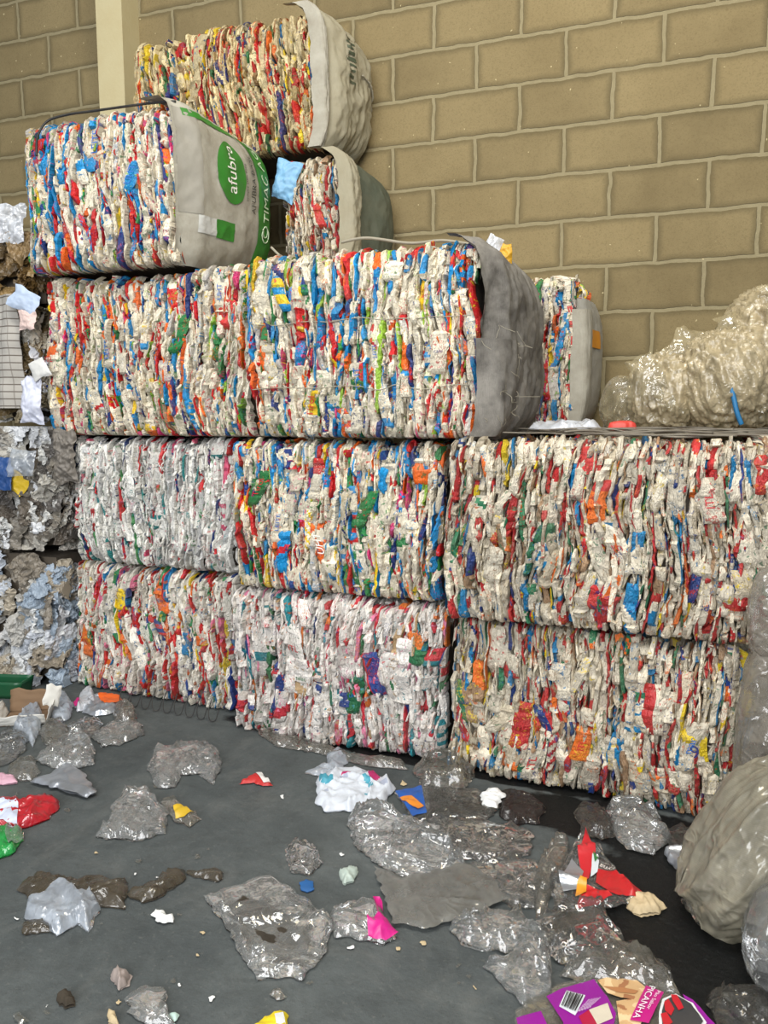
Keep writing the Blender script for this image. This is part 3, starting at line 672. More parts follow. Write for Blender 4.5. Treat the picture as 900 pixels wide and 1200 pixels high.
def sheet(center, size, nrm, up, seed, amp=.03, cs=9, aspect=1.0, n=22, curl=.3, rag=.28):
    """free-standing crumpled sheet: verts, faces (local to world)"""
    rng = np.random.default_rng(seed); nrm = np.asarray(nrm, float); nrm /= np.linalg.norm(nrm); up = np.asarray(up, float); ex = np.cross(up, nrm); ex /= np.linalg.norm(ex); ey = np.cross(nrm, ex)
    g = np.linspace(-1, 1, n); A, B = np.meshgrid(g, g, indexing='ij'); A = A.ravel(); B = B.ravel()
    th = np.arctan2(B, A); r = np.maximum(np.abs(A), np.abs(B))
    k = 1-rag*r*(.5+pn(p3(np.cos(th)*1.4, np.sin(th)*1.4, seed*.9), seed))
    a = A*size*.5*aspect*k; b = B*size*.5*k
    q = p3(a*cs+seed*.31, b*cs, seed*.77)
    d = amp*(ridged(q, seed, 4)+.6*pn(q*.6, seed+2)) - curl*size*.25*(r**3) + amp*.25*pn(q*4, seed+5)
    a = a+amp*.5*pn(q*1.3, seed+11); b = b+amp*.5*pn(q*1.3, seed+12)
    return np.asarray(center)+np.outer(a, ex)+np.outer(b, ey)+np.outer(d, nrm), grid_faces(n, n)
def sheet_bale(label, x0, x1, y0, y1, z0, z1, seed, tones, n, size, cat='bale', name='film_bale', amp=.03):
    root = empty(name, ((x0+x1)/2, (y0+y1)/2, z0), 0, label, cat)
    W, D, H = x1-x0, y1-y0, z1-z0; rng = np.random.default_rng(seed)
    V, Fc = box_mesh(-W/2+.03, W/2-.03, -D/2+.05, D/2, .015, H-.02, 10, .02, seed); mesh_obj('bale_core', V, Fc, M['core'], root)
    for k in range(n):
        u, v = rng.uniform(-W/2+.04, W/2-.03), rng.uniform(.01, H-.01); sz = size*rng.uniform(.8, 1.5)
        t = tones[rng.integers(len(tones))]
        right = rng.random() < .18
        if right: c = (W/2-.02, rng.uniform(-D/2, -D/4), v); nr = (1, rng.normal(-.5, .3), rng.normal(0, .3))
        else: c = (u, -D/2+rng.uniform(-.01, .035), v); nr = (rng.normal(0, .35), -1, rng.normal(.1, .35))
        V, Fc = sheet(c, sz, nr, (rng.normal(0, .5), 0, 1), seed*100+k, amp=amp*rng.uniform(.9, 1.6), cs=rng.uniform(13, 28), aspect=rng.uniform(.5, 1.2), n=30)
        V[:, 2] = np.clip(V[:, 2], .004, H-.004+.02*(V[:, 2] > H)*0); V[:, 0] = np.minimum(V[:, 0], W/2+.025)
        mesh_obj('crumpled_sheet', V, Fc, t, root, False)
    return root
T = lambda *c: [flat('sheet_%d_%d_%d' % q, q, .42) for q in c]
sheet_bale('crumpled grey and white sheet bale on the floor at the far left edge', -3.78, -3.09, 3.32, 4.2, 0, .76, 51, T((176, 174, 168), (206, 206, 204), (150, 140, 124), (196, 200, 206), (128, 120, 108), (190, 196, 204), (170, 160, 142), (214, 216, 216), (150, 164, 178)), 110, .15)
sheet_bale('bale of crushed grey paper, second from the floor at the left edge', -3.80, -3.03, 3.34, 4.2, .77, 1.46, 52, T((150, 146, 138), (120, 114, 104), (196, 196, 192), (104, 96, 86), (170, 166, 156), (84, 80, 76), (210, 212, 214)), 100, .15)
sheet_bale('mixed film and paper bale at the left edge, behind the grey checked cloth', -3.95, -3.17, 3.38, 4.2, 1.47, 2.10, 53, T((190, 188, 180), (160, 154, 142), (206, 206, 210), (110, 92, 60), (180, 170, 150), (130, 118, 92)), 95, .15)
sheet_bale('brown straw-coloured sheet bale at the left edge, topped by a white bag', -4.05, -3.17, 3.42, 4.25, 2.11, 2.50, 54, T((128, 100, 54), (106, 82, 44), (150, 122, 74), (92, 74, 46), (140, 116, 80)), 44, .17)
# single items caught in that pile
def item(name, label, cat, px, y, size, mt, seed, amp=.02, aspect=1.0, nrm=(.2, -1, .1), up=(0, 0, 1), cs=9, curl=.3, n=36, rag=.24):
    c = at_y(px[0], px[1], y); V, Fc = sheet((0, 0, 0), size, nrm, up, seed, amp, cs, aspect, curl=curl, n=n, rag=rag)
    o = mesh_obj(name, V, Fc, M[mt] if isinstance(mt, str) else mt, None); o.location = c; return tag(o, label, cat)
item('plastic_bag', 'white plastic bag sitting on top of the brown sheet bale at the left edge', 'bag', (12, 262), 3.36, .24, 'white', 61, .035, .8)
item('plastic_sheet', 'pale blue folded sheet sticking out beside the left end of the third-row bale', 'sheet', (28, 352), 3.27, .13, flat('paleblue', (176, 192, 214)), 62, .012, 1.4, up=(.5, 0, 1))
item('carton_scrap', 'red and white carton scrap beneath the pale blue sheet at the left edge', 'scrap', (32, 375), 3.27, .12, flat('redwhite', (214, 190, 182)), 63, .02)
item('white_film', 'bluish white crumpled film hanging between the checked cloth and the third-row bale', 'film', (36, 470), 3.25, .26, flat('bluewht', (204, 208, 224)), 64, .03, .5)
item('plastic_sheet', 'blank white stiff sheet poking out left of the third-row bale', 'sheet', (45, 432), 3.26, .12, flat('whitesheet', (206, 206, 202)), 65, .008, .9, up=(-.5, 0, 1))
item('plastic_bag', 'pale translucent bag above the yellow wrapper in the left-edge pile', 'bag', (26, 542), 3.23, .17, 'bluewhite', 66, .025)
item('wrapper', 'yellow plastic wrapper in the left-edge pile', 'wrapper', (18, 566), 3.28, .12, flat('yellowwrap', (226, 190, 40)), 67, .02, 1.2, up=(.6, 0, 1))
item('plastic_film', 'dark blue film at the very left edge under the checked cloth', 'film', (2, 555), 3.24, .2, flat('darkblue', (24, 70, 130)), 68, .02, .6)
# grey checked woven cloth
c = at_y(4, 412, 3.27)
g = np.linspace(0, 1, 26); A, B = np.meshgrid(g, np.linspace(0, 1, 40), indexing='ij'); A = A.ravel(); B = B.ravel()
V = np.stack([(A-.75)*.30, -.02*np.sin(A*9+B*2)-.015*pn(p3(A*4, B*6, 2), 5)+.04*A, (.5-B)*.60], 1)
def m_check():
    m, nt = mat('checked_cloth'); n = N(nt); obj = n('ShaderNodeTexCoord').outputs['Object']
    sep = n('ShaderNodeSeparateXYZ', i_0=obj)
    ln = n.ramp(n.math('ABSOLUTE', n.math('SUBTRACT', n.math('FRACT', n.math('MULTIPLY', sep.outputs[2], 26)), .5)), [(.06, 1.0), (.1, 0.0)])
    ln2 = n.ramp(n.math('ABSOLUTE', n.math('SUBTRACT', n.math('FRACT', n.math('MULTIPLY', sep.outputs[0], 20)), .5)), [(.04, .5), (.07, 0.0)])
    c = n.mix(n.math('MAXIMUM', ln, ln2), lin((172, 168, 160)), lin((96, 88, 80)))
    b = n('ShaderNodeBump', i_Strength=.4, i_Distance=.004, i_Height=n.noise(obj, 60, 3)).outputs[0]
    n.out(n('ShaderNodeBsdfPrincipled', i_Base_Color=c, i_Roughness=.8, i_Normal=b).outputs[0]); return m
o = mesh_obj('checked_cloth', V, grid_faces(26, 40), m_check()); o.location = c; tag(o, 'grey checked woven cloth hanging at the left edge of the pile', 'cloth')
# dark grey folded sack beside A2
item('woven_sack', 'dark grey folded sack hanging left of the whitest carton bale', 'sack', (75, 535), 3.31, .31, flat('greysack', (112, 106, 98)), 70, .030, .5, nrm=(.1, -1, .0), cs=13, curl=.3, n=60, rag=.14)
# ------------------------------------------------------------------ wires on D2 and straps
rng = np.random.default_rng(91)
for k in range(46):
    y = rng.uniform(-.62, .35); x0 = rng.uniform(-.62, .1); L = rng.uniform(.35, 1.0); z = .752+rng.uniform(0, .022)
    c = []
    for q in range(7): c.append((min(x0+L*q/6, .64), y+rng.normal(0, .02), z+rng.uniform(-.006, .01)))
    Vt, Ft = tube(spline(c, 36), rng.uniform(.0025, .005), 5); mesh_obj('baling_wire', Vt, Ft, M['wire'], D2)
for zz in (.22, .50):
    c = [(x, -.365-.036-.012*math.cos(x*3)+rng.normal(0, .003), zz+rng.normal(0, .006)) for x in np.linspace(-.5, .5, 14)]
    Vt, Ft = tube(spline(c, 60), .0022, 5); mesh_obj('baling_wire', Vt, Ft, M['rope'], C3)
for k in range(9):   # wire ends looping out at the foot of A1
    x = -.1+.07*k; c = [(x, -.49, .10), (x+.005, -.525, .05), (x+.02, -.535, .012), (x+.045, -.525, .012), (x+.05, -.50, .06)]
    Vt, Ft = tube(spline(c, 20), .0028, 5); mesh_obj('baling_wire', Vt, Ft, M['strap'], A1)
# loose rope over C3
P = spline([tuple(at_y(318, 290, 3.20)), tuple(at_y(335, 305, 3.17)), tuple(at_y(352, 306, 3.15))], 24); Vt, Ft = tube(P, .006)
o = mesh_obj('rope', Vt, Ft, M['rope']); tag(o, 'short grey cord drooping beside the green-banded sack', 'rope')
P = spline([tuple(at_y(400, 284, 3.45)), tuple(at_y(430, 279, 3.46)), tuple(at_y(480, 285, 3.46)), tuple(at_y(520, 282, 3.46)), tuple(at_y(560, 288, 3.45))], 50); Vt, Ft = tube(P, .007)
o = mesh_obj('rope', Vt, Ft, M['rope']); tag(o, 'long grey cord lying along the top of the brightest middle bale', 'rope')
# ------------------------------------------------------------------ film bale on D2
def lobe(parent, c, r, seed, mt, name, rdir, rf=9, ra=.03, amp=.012, sq=.8, n=200, tiltz=0.0, cs=4):
    th = np.linspace(0, 2*PI, n); ph = np.linspace(-PI/2, PI/2, n//2)
    A, B = np.meshgrid(th, ph, indexing='ij'); sg = lambda v: np.sign(v)*np.abs(v)**sq
    D = np.stack([sg(np.cos(A))*sg(np.cos(B)), sg(np.sin(A))*sg(np.cos(B)), sg(np.sin(B))], -1).reshape(-1, 3)
    # close the seam
    P = D*np.asarray(r); q = P*1.0+seed*1.7
    rd = np.asarray(rdir, float); rd /= np.linalg.norm(rd)
    # stretch noise along rd -> long folds
    al = P@rd; pr = P-np.outer(al, rd); qq = pr*rf+np.outer(al*rf*.09, rd)+seed*2.3
    d = ra*ridged(qq, seed, 3)+amp*fbm(P*cs+seed, seed+4, 2)
    nr = D/(np.linalg.norm(D, axis=1)[:, None]+1e-9)
    V = P+nr*d[:, None]; V[:, 0] += tiltz*V[:, 2]
    V = np.asarray(c)+V
    return mesh_obj(name, V, grid_faces(n, n//2), M[mt], parent)
fb = empty('film_bale', (.25, 3.75, 1.445), 0, 'yellowish clear film bale lying on the wire-topped bale by the wall', 'bale')
lobe(fb, (.34, .10, .30), (.33, .40, .30), 3, 'yellowfilm', 'film_bundle', (-.55, .1, 1), 22, .06, .02, tiltz=.0)
lobe(fb, (.02, -.02, .20), (.17, .34, .20), 4, 'yellowfilm', 'film_bundle', (-.45, 0, 1), 26, .05, .02)
lobe(fb, (-.20, .02, .165), (.16, .30, .165), 5, 'yellowfilm', 'film_bundle', (-.1, 0, 1), 26, .045, .02)
lobe(fb, (-.38, .0, .12), (.10, .22, .115), 6, 'yellowclear', 'loose_film', (.5, 0, 1), 8, .03, .03)
V, Fc = sheet((-.14, -.12, .36), .24, (.2, -1, .6), (.6, 0, 1), 7, .03, 10, .7); mesh_obj('loose_film', V, Fc, M['yellowclear'], fb)
V, Fc = sheet((.12, -.12, .46), .34, (.0, -.8, 1), (1, 0, .4), 8, .03, 9, .6); mesh_obj('loose_film', V, Fc, M['yellowclear'], fb)
V, Fc = sheet((.32, -.2, .55), .40, (.1, -.8, .8), (1, 0, .5), 9, .03, 9, .7); mesh_obj('loose_film', V, Fc, M['yellowclear'], fb)
rng = np.random.default_rng(66)
for k in range(9):
    cx = rng.uniform(-.3, .42); V, Fc = sheet((cx, -.30+.1*abs(cx), rng.uniform(.10, .26)+max(cx, 0)*.5), rng.uniform(.14, .26), (rng.normal(0, .4), -1, .35), (-.5, 0, 1), 700+k, .018, rng.uniform(10, 18), .55, n=40, rag=.4)
    mesh_obj('loose_film', V, Fc, M['yellowclear'], fb)
V, Fc = tube(spline([(.02, -.37, .19), (.035, -.38, .14), (.05, -.385, .08), (.07, -.38, .03)], 20), .010, 6); mesh_obj('blue_strap_end', V, Fc, flat('strapblue', (20, 110, 160)), fb)
# small items on the ledge
def ledge(name, label, cat, px, y, z, h, mt, seed, w, d):
    p = at_y(px[0], px[1], y); a = np.linspace(0, 2*PI, 15)[:-1]; rg = np.random.default_rng(seed)
    pts = [(p[0]+w*math.cos(t)*rg.uniform(.75, 1.1), y+d*math.sin(t)*rg.uniform(.75, 1.1)) for t in a]
    return film(name, label, cat, None, h, mt, seed, z, pts=pts)
ledge('white_film', 'flat white film lying on the wire-topped bale left of the yellowish film', 'film', (662, 490), 3.42, 1.447, .07, 'white', 81, .16, .10)
r_ = ledge('carton_scrap', 'red and white crushed carton tip by the yellowish film bale', 'scrap', (728, 490), 3.36, 1.447, .06, flat('redcarton', (198, 60, 50)), 82, .055, .04)
r_['o'].scale = (1, 1, 1)
item('wrapper', 'yellow torn wrapper on the top edge of the dark grey sack', 'wrapper', (590, 298), 3.34, .10, flat('yellowtorn', (200, 150, 30)), 83, .02, .8)
item('white_film', 'white torn film tip standing above the dark grey sack', 'film', (577, 288), 3.33, .10, 'white', 84, .02, .8, up=(.6, 0, 1))
item('plastic_sheet', 'blue and white folded packaging film beside the green-banded sack', 'film', (334, 212), 3.93, .24, flat('bluepack', (120, 170, 206)), 85, .025, .6, up=(.3, 0, 1))
# ------------------------------------------------------------------ floor litter
NM = {}
FL = []
def lit(name, label, cat, px, **k): return film(name, label, cat, px, **k)
# right part
pf = lit('plastic_pouch', 'flat grey soiled pouch lying open in the middle of the floor litter', 'pouch', [(437, 1014), (470, 1030), (545, 1010), (560, 1016), (597, 1052), (560, 1068), (500, 1088), (460, 1080)], h=.03, mt='pouch', seed=101, crumple=.006, folds=1, z0=.012, lift=.02)
lit('plastic_bag', 'long clear bag with puffed folds lying just behind the flat soiled pouch', 'bag', [(407, 955), (425, 941), (452, 945), (500, 965), (530, 985), (548, 1008), (505, 1020), (470, 1022), (440, 1005), (415, 985)], h=.13, mt='clear_b', seed=102, folds=4, crumple=.016)
lit('plastic_bag', 'clear bag stretched behind the long puffed bag, under the blue wrapper', 'bag', [(490, 962), (540, 956), (580, 962), (625, 972), (622, 1000), (570, 1008), (540, 1004)], h=.07, mt='clear', seed=103, folds=3)
lit('plastic_bag', 'clear bag wedged between the flat pouch and the red wrapper', 'bag', [(545, 1012), (580, 1004), (628, 1006), (640, 1035), (628, 1062), (600, 1060), (575, 1045)], h=.08, mt='clear', seed=104, folds=3)
bl = lit('wrapper', 'blue wrapper with an orange print, half clear, on the floor before the pinkish bale', 'wrapper', [(462, 928), (500, 922), (560, 926), (588, 945), (570, 960), (520, 962), (482, 962)], h=.035, mt='clear', seed=105)
decal(bl, [(463, 929), (494, 925), (500, 958), (484, 960)], (30, 84, 160), 'blue_print')
decal(bl, [(468, 937), (482, 938), (497, 950), (490, 954), (474, 944)], (214, 130, 40), 'orange_print', off=.008)
decal(bl, [(500, 925), (560, 929), (580, 945), (565, 957), (505, 958)], (40, 64, 84), 'slate_film', off=.002, mt=M['graydark'])
lit('paper_scrap', 'torn white scrap on the floor beside the blue wrapper', 'scrap', [(562, 932), (575, 924), (592, 932), (582, 947), (566, 944)], h=.04, mt='whitepaper', seed=106, z0=.02, layers=1)
lit('plastic_film', 'dark brown film at the foot of the soiled bale, right of the torn white scrap', 'film', [(580, 930), (612, 928), (640, 945), (630, 964), (600, 966), (584, 952)], h=.06, mt='darkfilm', seed=107)
lit('plastic_bag', 'crumpled grey bag between the feet of the two right-hand bottom bales', 'bag', [(485, 900), (510, 882), (530, 884), (556, 906), (545, 920), (515, 922), (495, 918)], h=.12, mt='dusty', seed=108, crumple=.03, folds=4)
lit('plastic_film', 'grey film scraps along the foot of the pinkish bale', 'film', [(290, 842), (312, 850), (330, 862), (365, 870), (420, 886), (470, 892), (478, 902), (430, 898), (370, 882), (325, 875), (305, 862)], h=.03, mt='dusty', seed=109, crumple=.02)
# flowered pack
rng = np.random.default_rng(3)
def packcol(P):
    n_ = pn(p3(P[:, 0]*16, P[:, 1]*16, 2), 4); m_ = pn(p3(P[:, 0]*13, P[:, 1]*13, 9), 8)
    c = np.tile(lin((206, 212, 220)), (len(P), 1)); c[n_ > .30] = lin((70, 150, 170)); c[m_ > .42] = lin((176, 40, 100)); c[n_ < -.45] = lin((170, 178, 196)); return c
pk = lit('printed_pack', 'crumpled pale blue and white printed wrapper with magenta marks, on the open floor', 'wrapper', [(372, 915), (385, 903), (415, 900), (440, 906), (464, 922), (450, 938), (405, 948), (380, 948), (369, 935)], h=.09, mt='print', seed=110, colfn=packcol, crumple=.022, folds=3)
lit('plastic_film', 'pale film neck trailing from the printed wrapper with magenta marks', 'film', [(357, 905), (385, 896), (382, 882), (400, 877), (408, 890), (400, 902), (378, 910)], h=.05, mt='bluewhite', seed=111)
# large clear bag
bg = lit('plastic_bag', 'large open clear bag holding dark grime, in the front middle of the floor', 'bag', [(240, 1045), (275, 1033), (318, 1020), (338, 1035), (360, 1050), (385, 1070), (392, 1085), (378, 1118), (352, 1143), (330, 1140), (302, 1145), (280, 1112), (262, 1080)], h=.10, mt='clear_b', seed=112, folds=3, crumple=.01, edge=.3)
decal(bg, [(300, 1085), (325, 1070), (352, 1078), (365, 1105), (345, 1118), (315, 1112)], (58, 50, 38), 'grime', off=-.02, mt=M['dusty'])
lit('grime_patch', 'dark crumbly grime inside the large open clear bag', 'dirt', [(268, 1062), (285, 1052), (312, 1058), (335, 1075), (365, 1100), (355, 1122), (320, 1120), (290, 1100)], h=.012, mt='grime', seed=113, layers=1, z0=.004)
lit('plastic_bag', 'small clear bag corner standing up behind the large open bag', 'bag', [(333, 992), (345, 984), (372, 994), (378, 1008), (362, 1024), (340, 1020)], h=.07, mt='clear', seed=114, z0=.0)
tw = lit('plastic_bag', 'twisted clear bag neck with a magenta end, right of the large open bag', 'bag', [(385, 1068), (410, 1062), (440, 1055), (450, 1075), (468, 1098), (450, 1106), (415, 1096), (392, 1096)], h=.07, mt='clear_b', seed=115, folds=4, crumple=.02)
decal(tw, [(437, 1058), (445, 1056), (452, 1078), (467, 1097), (452, 1104), (432, 1102), (430, 1088), (443, 1082)], (206, 26, 132), 'magenta_print', label='magenta torn end')
lit('bottle_cap', 'small blue cap on the floor behind the twisted bag', 'cap', [(351, 1036), (358, 1031), (367, 1034), (368, 1042), (360, 1046), (353, 1043)], h=.025, mt=flat('capblue', (28, 90, 150)), seed=116, folds=0, crumple=.002)
lit('wrapper_scrap', 'small white and green scrap left of the flat soiled pouch', 'scrap', [(397, 1022), (410, 1019), (420, 1020), (414, 1033), (404, 1038), (400, 1030)], h=.03, mt=flat('greenscrap', (176, 190, 180)), seed=117)
lit('plastic_bag', 'shiny clear crumpled bag just in front of the flat soiled pouch', 'bag', [(528, 1085), (545, 1068), (580, 1063), (615, 1072), (628, 1090), (612, 1108), (570, 1110), (540, 1102)], h=.10, mt='clear_b', seed=118, crumple=.025, folds=4)
lit('plastic_bag', 'twisted upright clear bag between the shiny bag and the purple bread bag', 'bag', [(568, 1126), (595, 1118), (605, 1098), (622, 1086), (638, 1100), (650, 1135), (640, 1165), (612, 1172), (590, 1150)], h=.12, mt='clear_b', seed=119, crumple=.025, folds=4)
lb = lit('plastic_bag', 'clear bag with brown residue inside, below the red wrapper', 'bag', [(628, 1072), (655, 1062), (700, 1052), (712, 1075), (735, 1100), (725, 1126), (690, 1132), (650, 1120), (632, 1098)], h=.11, mt='clear', seed=120, folds=4, crumple=.02)
lit('food_residue', 'brown residue smeared inside the clear bag below the red wrapper', 'dirt', [(640, 1085), (665, 1072), (700, 1064), (705, 1074), (675, 1088), (650, 1096)], h=.02, mt='grime', seed=121, layers=1)
lit('plastic_film', 'folded clear film leaning beside the red wrapper', 'film', [(628, 1015), (650, 985), (668, 990), (655, 1020), (640, 1060), (628, 1070)], h=.11, mt='dusty', seed=122)
# red and foil wrapper
rw = lit('wrapper', 'red printed wrapper with a silver lining and clear edge, on the wet floor', 'wrapper', [(640, 1030), (660, 1008), (672, 985), (684, 972), (705, 990), (722, 1015), (755, 1042), (748, 1052), (700, 1058), (675, 1066), (650, 1056)], h=.12, mt='clear', seed=123, folds=1, crumple=.004, z0=.01)
decal(rw, [(676, 998), (688, 976), (694, 988), (698, 1000), (690, 1030), (678, 1045), (682, 1026)], (196, 34, 44), 'red_print')
decal(rw, [(700, 1018), (722, 1024), (754, 1042), (748, 1050), (716, 1050), (698, 1036)], (190, 26, 34), 'red_print', off=.005)
decal(rw, [(688, 1042), (702, 1046), (718, 1052), (700, 1058), (676, 1064), (684, 1050)], (196, 26, 34), 'red_print', off=.006)
decal(rw, [(676, 1040), (688, 1034), (686, 1056), (674, 1056)], (226, 150, 40), 'orange_print', off=.008)
decal(rw, [(654, 1032), (670, 1008), (684, 1022), (676, 1046), (660, 1046)], (214, 222, 232), 'silver_lining', off=.006, mt=M['foil'])
decal(rw, [(694, 1004), (702, 1010), (700, 1024), (692, 1030)], (214, 222, 226), 'white_print', off=.009)
decal(rw, [(695, 1003), (701, 1008), (697, 1013)], (50, 120, 60), 'green_leaf_print', off=.012)
decal_text(rw, (721, 1024), (704, 1015), (718, 1029), 'vyna', (226, 216, 210), off=.014)
lit('paper_scrap', 'crumpled tan paper scrap at the tip of the red wrapper', 'scrap', [(732, 1056), (745, 1048), (765, 1052), (782, 1062), (772, 1070), (752, 1073), (738, 1066)], h=.05, mt='tanpaper', seed=124, crumple=.02)
lit('plastic_bag', 'crumpled clear bag on the wet floor at the foot of the soiled bale', 'bag', [(710, 945), (725, 938), (750, 944), (775, 960), (785, 978), (765, 996), (735, 990), (718, 972)], h=.11, mt='clear_b', seed=125, crumple=.03, folds=4)
lit('plastic_film', 'dark soiled film left of the crumpled clear bag on the wet floor', 'film', [(670, 948), (690, 942), (712, 950), (725, 978), (705, 984), (682, 972)], h=.06, mt='graydark', seed=126, crumple=.02)
lit('plastic_film', 'dark soiled film between the crumpled clear bag and the silver foil', 'film', [(775, 975), (800, 968), (818, 985), (812, 1000), (790, 998)], h=.04, mt='graydark', seed=127, crumple=.02)
lit('foil_scrap', 'bright silver foil scrap beside the big woven film sack', 'foil', [(778, 1000), (790, 995), (808, 1003), (811, 1018), (798, 1022), (786, 1012)], h=.045, mt='foil', seed=128, crumple=.02)
lit('plastic_bag', 'small clear bag crushed under the big woven film sack', 'bag', [(793, 1028), (806, 1024), (825, 1045), (848, 1070), (846, 1086), (826, 1086), (806, 1066)], h=.08, mt='clear', seed=129, crumple=.02)
lit('plastic_film', 'grey film piled behind the purple bread bag', 'film', [(655, 1138), (690, 1112), (720, 1104), (760, 1118), (790, 1150), (800, 1165), (760, 1160), (700, 1150)], h=.10, mt='dusty', seed=130, crumple=.025, folds=4)
lit('plastic_film', 'dark thin film on the wet floor right of the residue bag', 'film', [(730, 1104), (755, 1112), (785, 1136), (790, 1150), (765, 1140), (738, 1124)], h=.03, mt='graydark', seed=131, crumple=.015)
lit('plastic_bag', 'grey crumpled bag at the bottom edge, right of the purple bread bag', 'bag', [(830, 1172), (850, 1158), (880, 1154), (902, 1162), (905, 1215), (860, 1215), (838, 1195)], h=.09, mt='graydark', seed=132, crumple=.03)
# bread bag
bb = lit('bread_bag', 'purple printed bread bag with pictured sandwich and barcode, at the bottom edge', 'bag', [(601, 1190), (618, 1165), (650, 1150), (700, 1140), (745, 1146), (790, 1160), (826, 1190), (850, 1235), (800, 1275), (700, 1280), (620, 1250)], h=.08, mt='dusty', seed=133, folds=0, crumple=.004, z0=.012, lift=.004)
PUR = (140, 14, 140)
decal(bb, [(640, 1168), (660, 1158), (696, 1148), (712, 1170), (722, 1190), (712, 1240), (660, 1240), (660, 1200)], PUR, 'purple_panel')
decal(bb, [(605, 1192), (634, 1186), (642, 1205), (645, 1240), (615, 1235)], PUR, 'purple_panel')
decal(bb, [(800, 1165), (812, 1172), (838, 1200), (848, 1225), (830, 1230), (815, 1195)], PUR, 'purple_panel', off=.005)
def crumb(P):
    n_ = pn(p3(P[:, 0]*26, P[:, 1]*26, 3), 6); c = np.tile(lin((206, 168, 120)), (len(P), 1)); c[n_ > .2] = lin((226, 196, 150)); c[n_ < -.25] = lin((166, 112, 74)); return c
decal(bb, [(700, 1150), (716, 1145), (745, 1149), (758, 1160), (752, 1175), (728, 1172), (712, 1166)], (212, 174, 124), 'sandwich_picture', off=.006, res=.004, colfn=crumb)
decal(bb, [(722, 1176), (748, 1172), (762, 1180), (745, 1215), (726, 1205)], (206, 150, 116), 'sandwich_picture', off=.006, res=.004, colfn=crumb)
decal(bb, [(706, 1158), (730, 1160), (748, 1164), (744, 1168), (724, 1166)], (176, 120, 76), 'sandwich_picture', off=.008)
decal(bb, [(655, 1182), (664, 1162), (686, 1168), (674, 1193)], (220, 226, 230), 'barcode_patch', off=.006)
for k in range(11):
    t = k/11; q = lambda a, b, s: (a[0]+(b[0]-a[0])*s, a[1]+(b[1]-a[1])*s)
    tl, tr, br, bl_ = (664.5, 1164), (684, 1169.2), (674.5, 1189), (657.5, 1181.5); w = [.05, .03, .07, .04][k % 4]
    decal(bb, [q(tl, tr, t), q(tl, tr, t+w), q(bl_, br, t+w), q(bl_, br, t)], (24, 24, 26), 'barcode_bar', off=.009, res=.03)
decal(bb, [(690, 1186), (712, 1178), (718, 1196), (700, 1204)], (206, 196, 176), 'ingredient_panel', off=.006)
decal(bb, [(678, 1194), (690, 1186), (700, 1204), (686, 1210)], (170, 20, 60), 'red_panel', off=.006)
for k in range(5): decal_text(bb, (676+k*3.2, 1192-k*1.2), (691+k*3.2, 1176-k*.6), (674.6+k*3.2, 1190.6-k*1.2), 'ingredientes', (220, 200, 224), off=.011)
decal(bb, [(757, 1158), (778, 1166), (760, 1204), (738, 1200)], (186, 18, 122), 'magenta_label', off=.010)
decal_text(bb, (761, 1160), (741, 1199), (768.5, 1162), 'PICANHA', (236, 230, 234), off=.014)
decal_text(bb, (770, 1166), (757, 1189), (774.5, 1167), 'Pão Sabor', (236, 220, 230), off=.014)
decal(bb, [(772, 1190), (776, 1174), (792, 1166), (812, 1176), (828, 1200), (820, 1215), (790, 1220), (772, 1212)], (226, 226, 226), 'emblem_outline', off=.008)
decal(bb, [(775, 1190), (779, 1177), (792, 1169), (810, 1178), (824, 1200), (816, 1212), (790, 1216), (776, 1208)], (58, 58, 60), 'emblem', off=.0105)
for pts in ([(786, 1170), (793, 1170), (801, 1186), (795, 1189), (788, 1178)], [(778, 1180), (783, 1176), (790, 1188), (786, 1196), (779, 1190)], [(774, 1194), (781, 1192), (788, 1204), (778, 1210)]):
    decal(bb, pts, (190, 24, 40), 'red_letter', off=.013)
# left part
lit('plastic_bag', 'crumpled clear bag alone on the open floor, left of the red and white scrap', 'bag', [(172, 900), (182, 876), (212, 872), (230, 868), (256, 876), (260, 893), (250, 917), (232, 904), (212, 906), (205, 920), (184, 920)], h=.09, mt='clear_b', seed=140, folds=4, crumple=.02)
lit('plastic_bag', 'clear bag with a rounded puffed end, left of the yellow packet', 'bag', [(128, 958), (130, 940), (150, 926), (172, 920), (180, 934), (196, 950), (194, 972), (160, 982), (110, 978)], h=.10, mt='clear_b', seed=141, folds=3, crumple=.014)
yp = lit('wrapper', 'small yellow and clear packet against the rounded clear bag', 'wrapper', [(188, 938), (205, 934), (212, 944), (236, 958), (222, 968), (204, 962)], h=.05, mt='dusty', seed=142)
decal(yp, [(203, 952), (212, 948), (228, 958), (216, 962), (206, 962)], (206, 170, 40), 'yellow_print')
rs = lit('wrapper_scrap', 'small red and white triangular scrap on the open floor', 'scrap', [(278, 920), (296, 909), (304, 908), (320, 922), (308, 922), (298, 918)], h=.02, mt=flat('redscrap', (186, 40, 40)), seed=143, layers=1)
decal(rs, [(299, 909), (305, 908), (319, 921), (309, 921)], (226, 224, 220), 'white_half', off=.004)
rd = lit('plastic_bag', 'red plastic bag with a white label at the left edge of the floor', 'bag', [(-12, 945), (0, 934), (30, 938), (52, 930), (66, 932), (69, 945), (55, 957), (30, 967), (-10, 968)], h=.09, mt='red', seed=144, folds=3, crumple=.02)
decal(rd, [(-5, 948), (12, 945), (22, 950), (20, 966), (-4, 966)], (196, 204, 222), 'white_label')
gr = lit('plastic_bag', 'bright green plastic bag at the left edge, below the red bag', 'bag', [(-14, 975), (-2, 968), (14, 968), (26, 973), (28, 982), (12, 998), (-8, 1006)], h=.08, mt='green', seed=145)
decal(gr, [(10, 969), (26, 974), (27, 982), (12, 996), (6, 984)], (190, 200, 186), 'clear_end', mt=M['clear_b'])
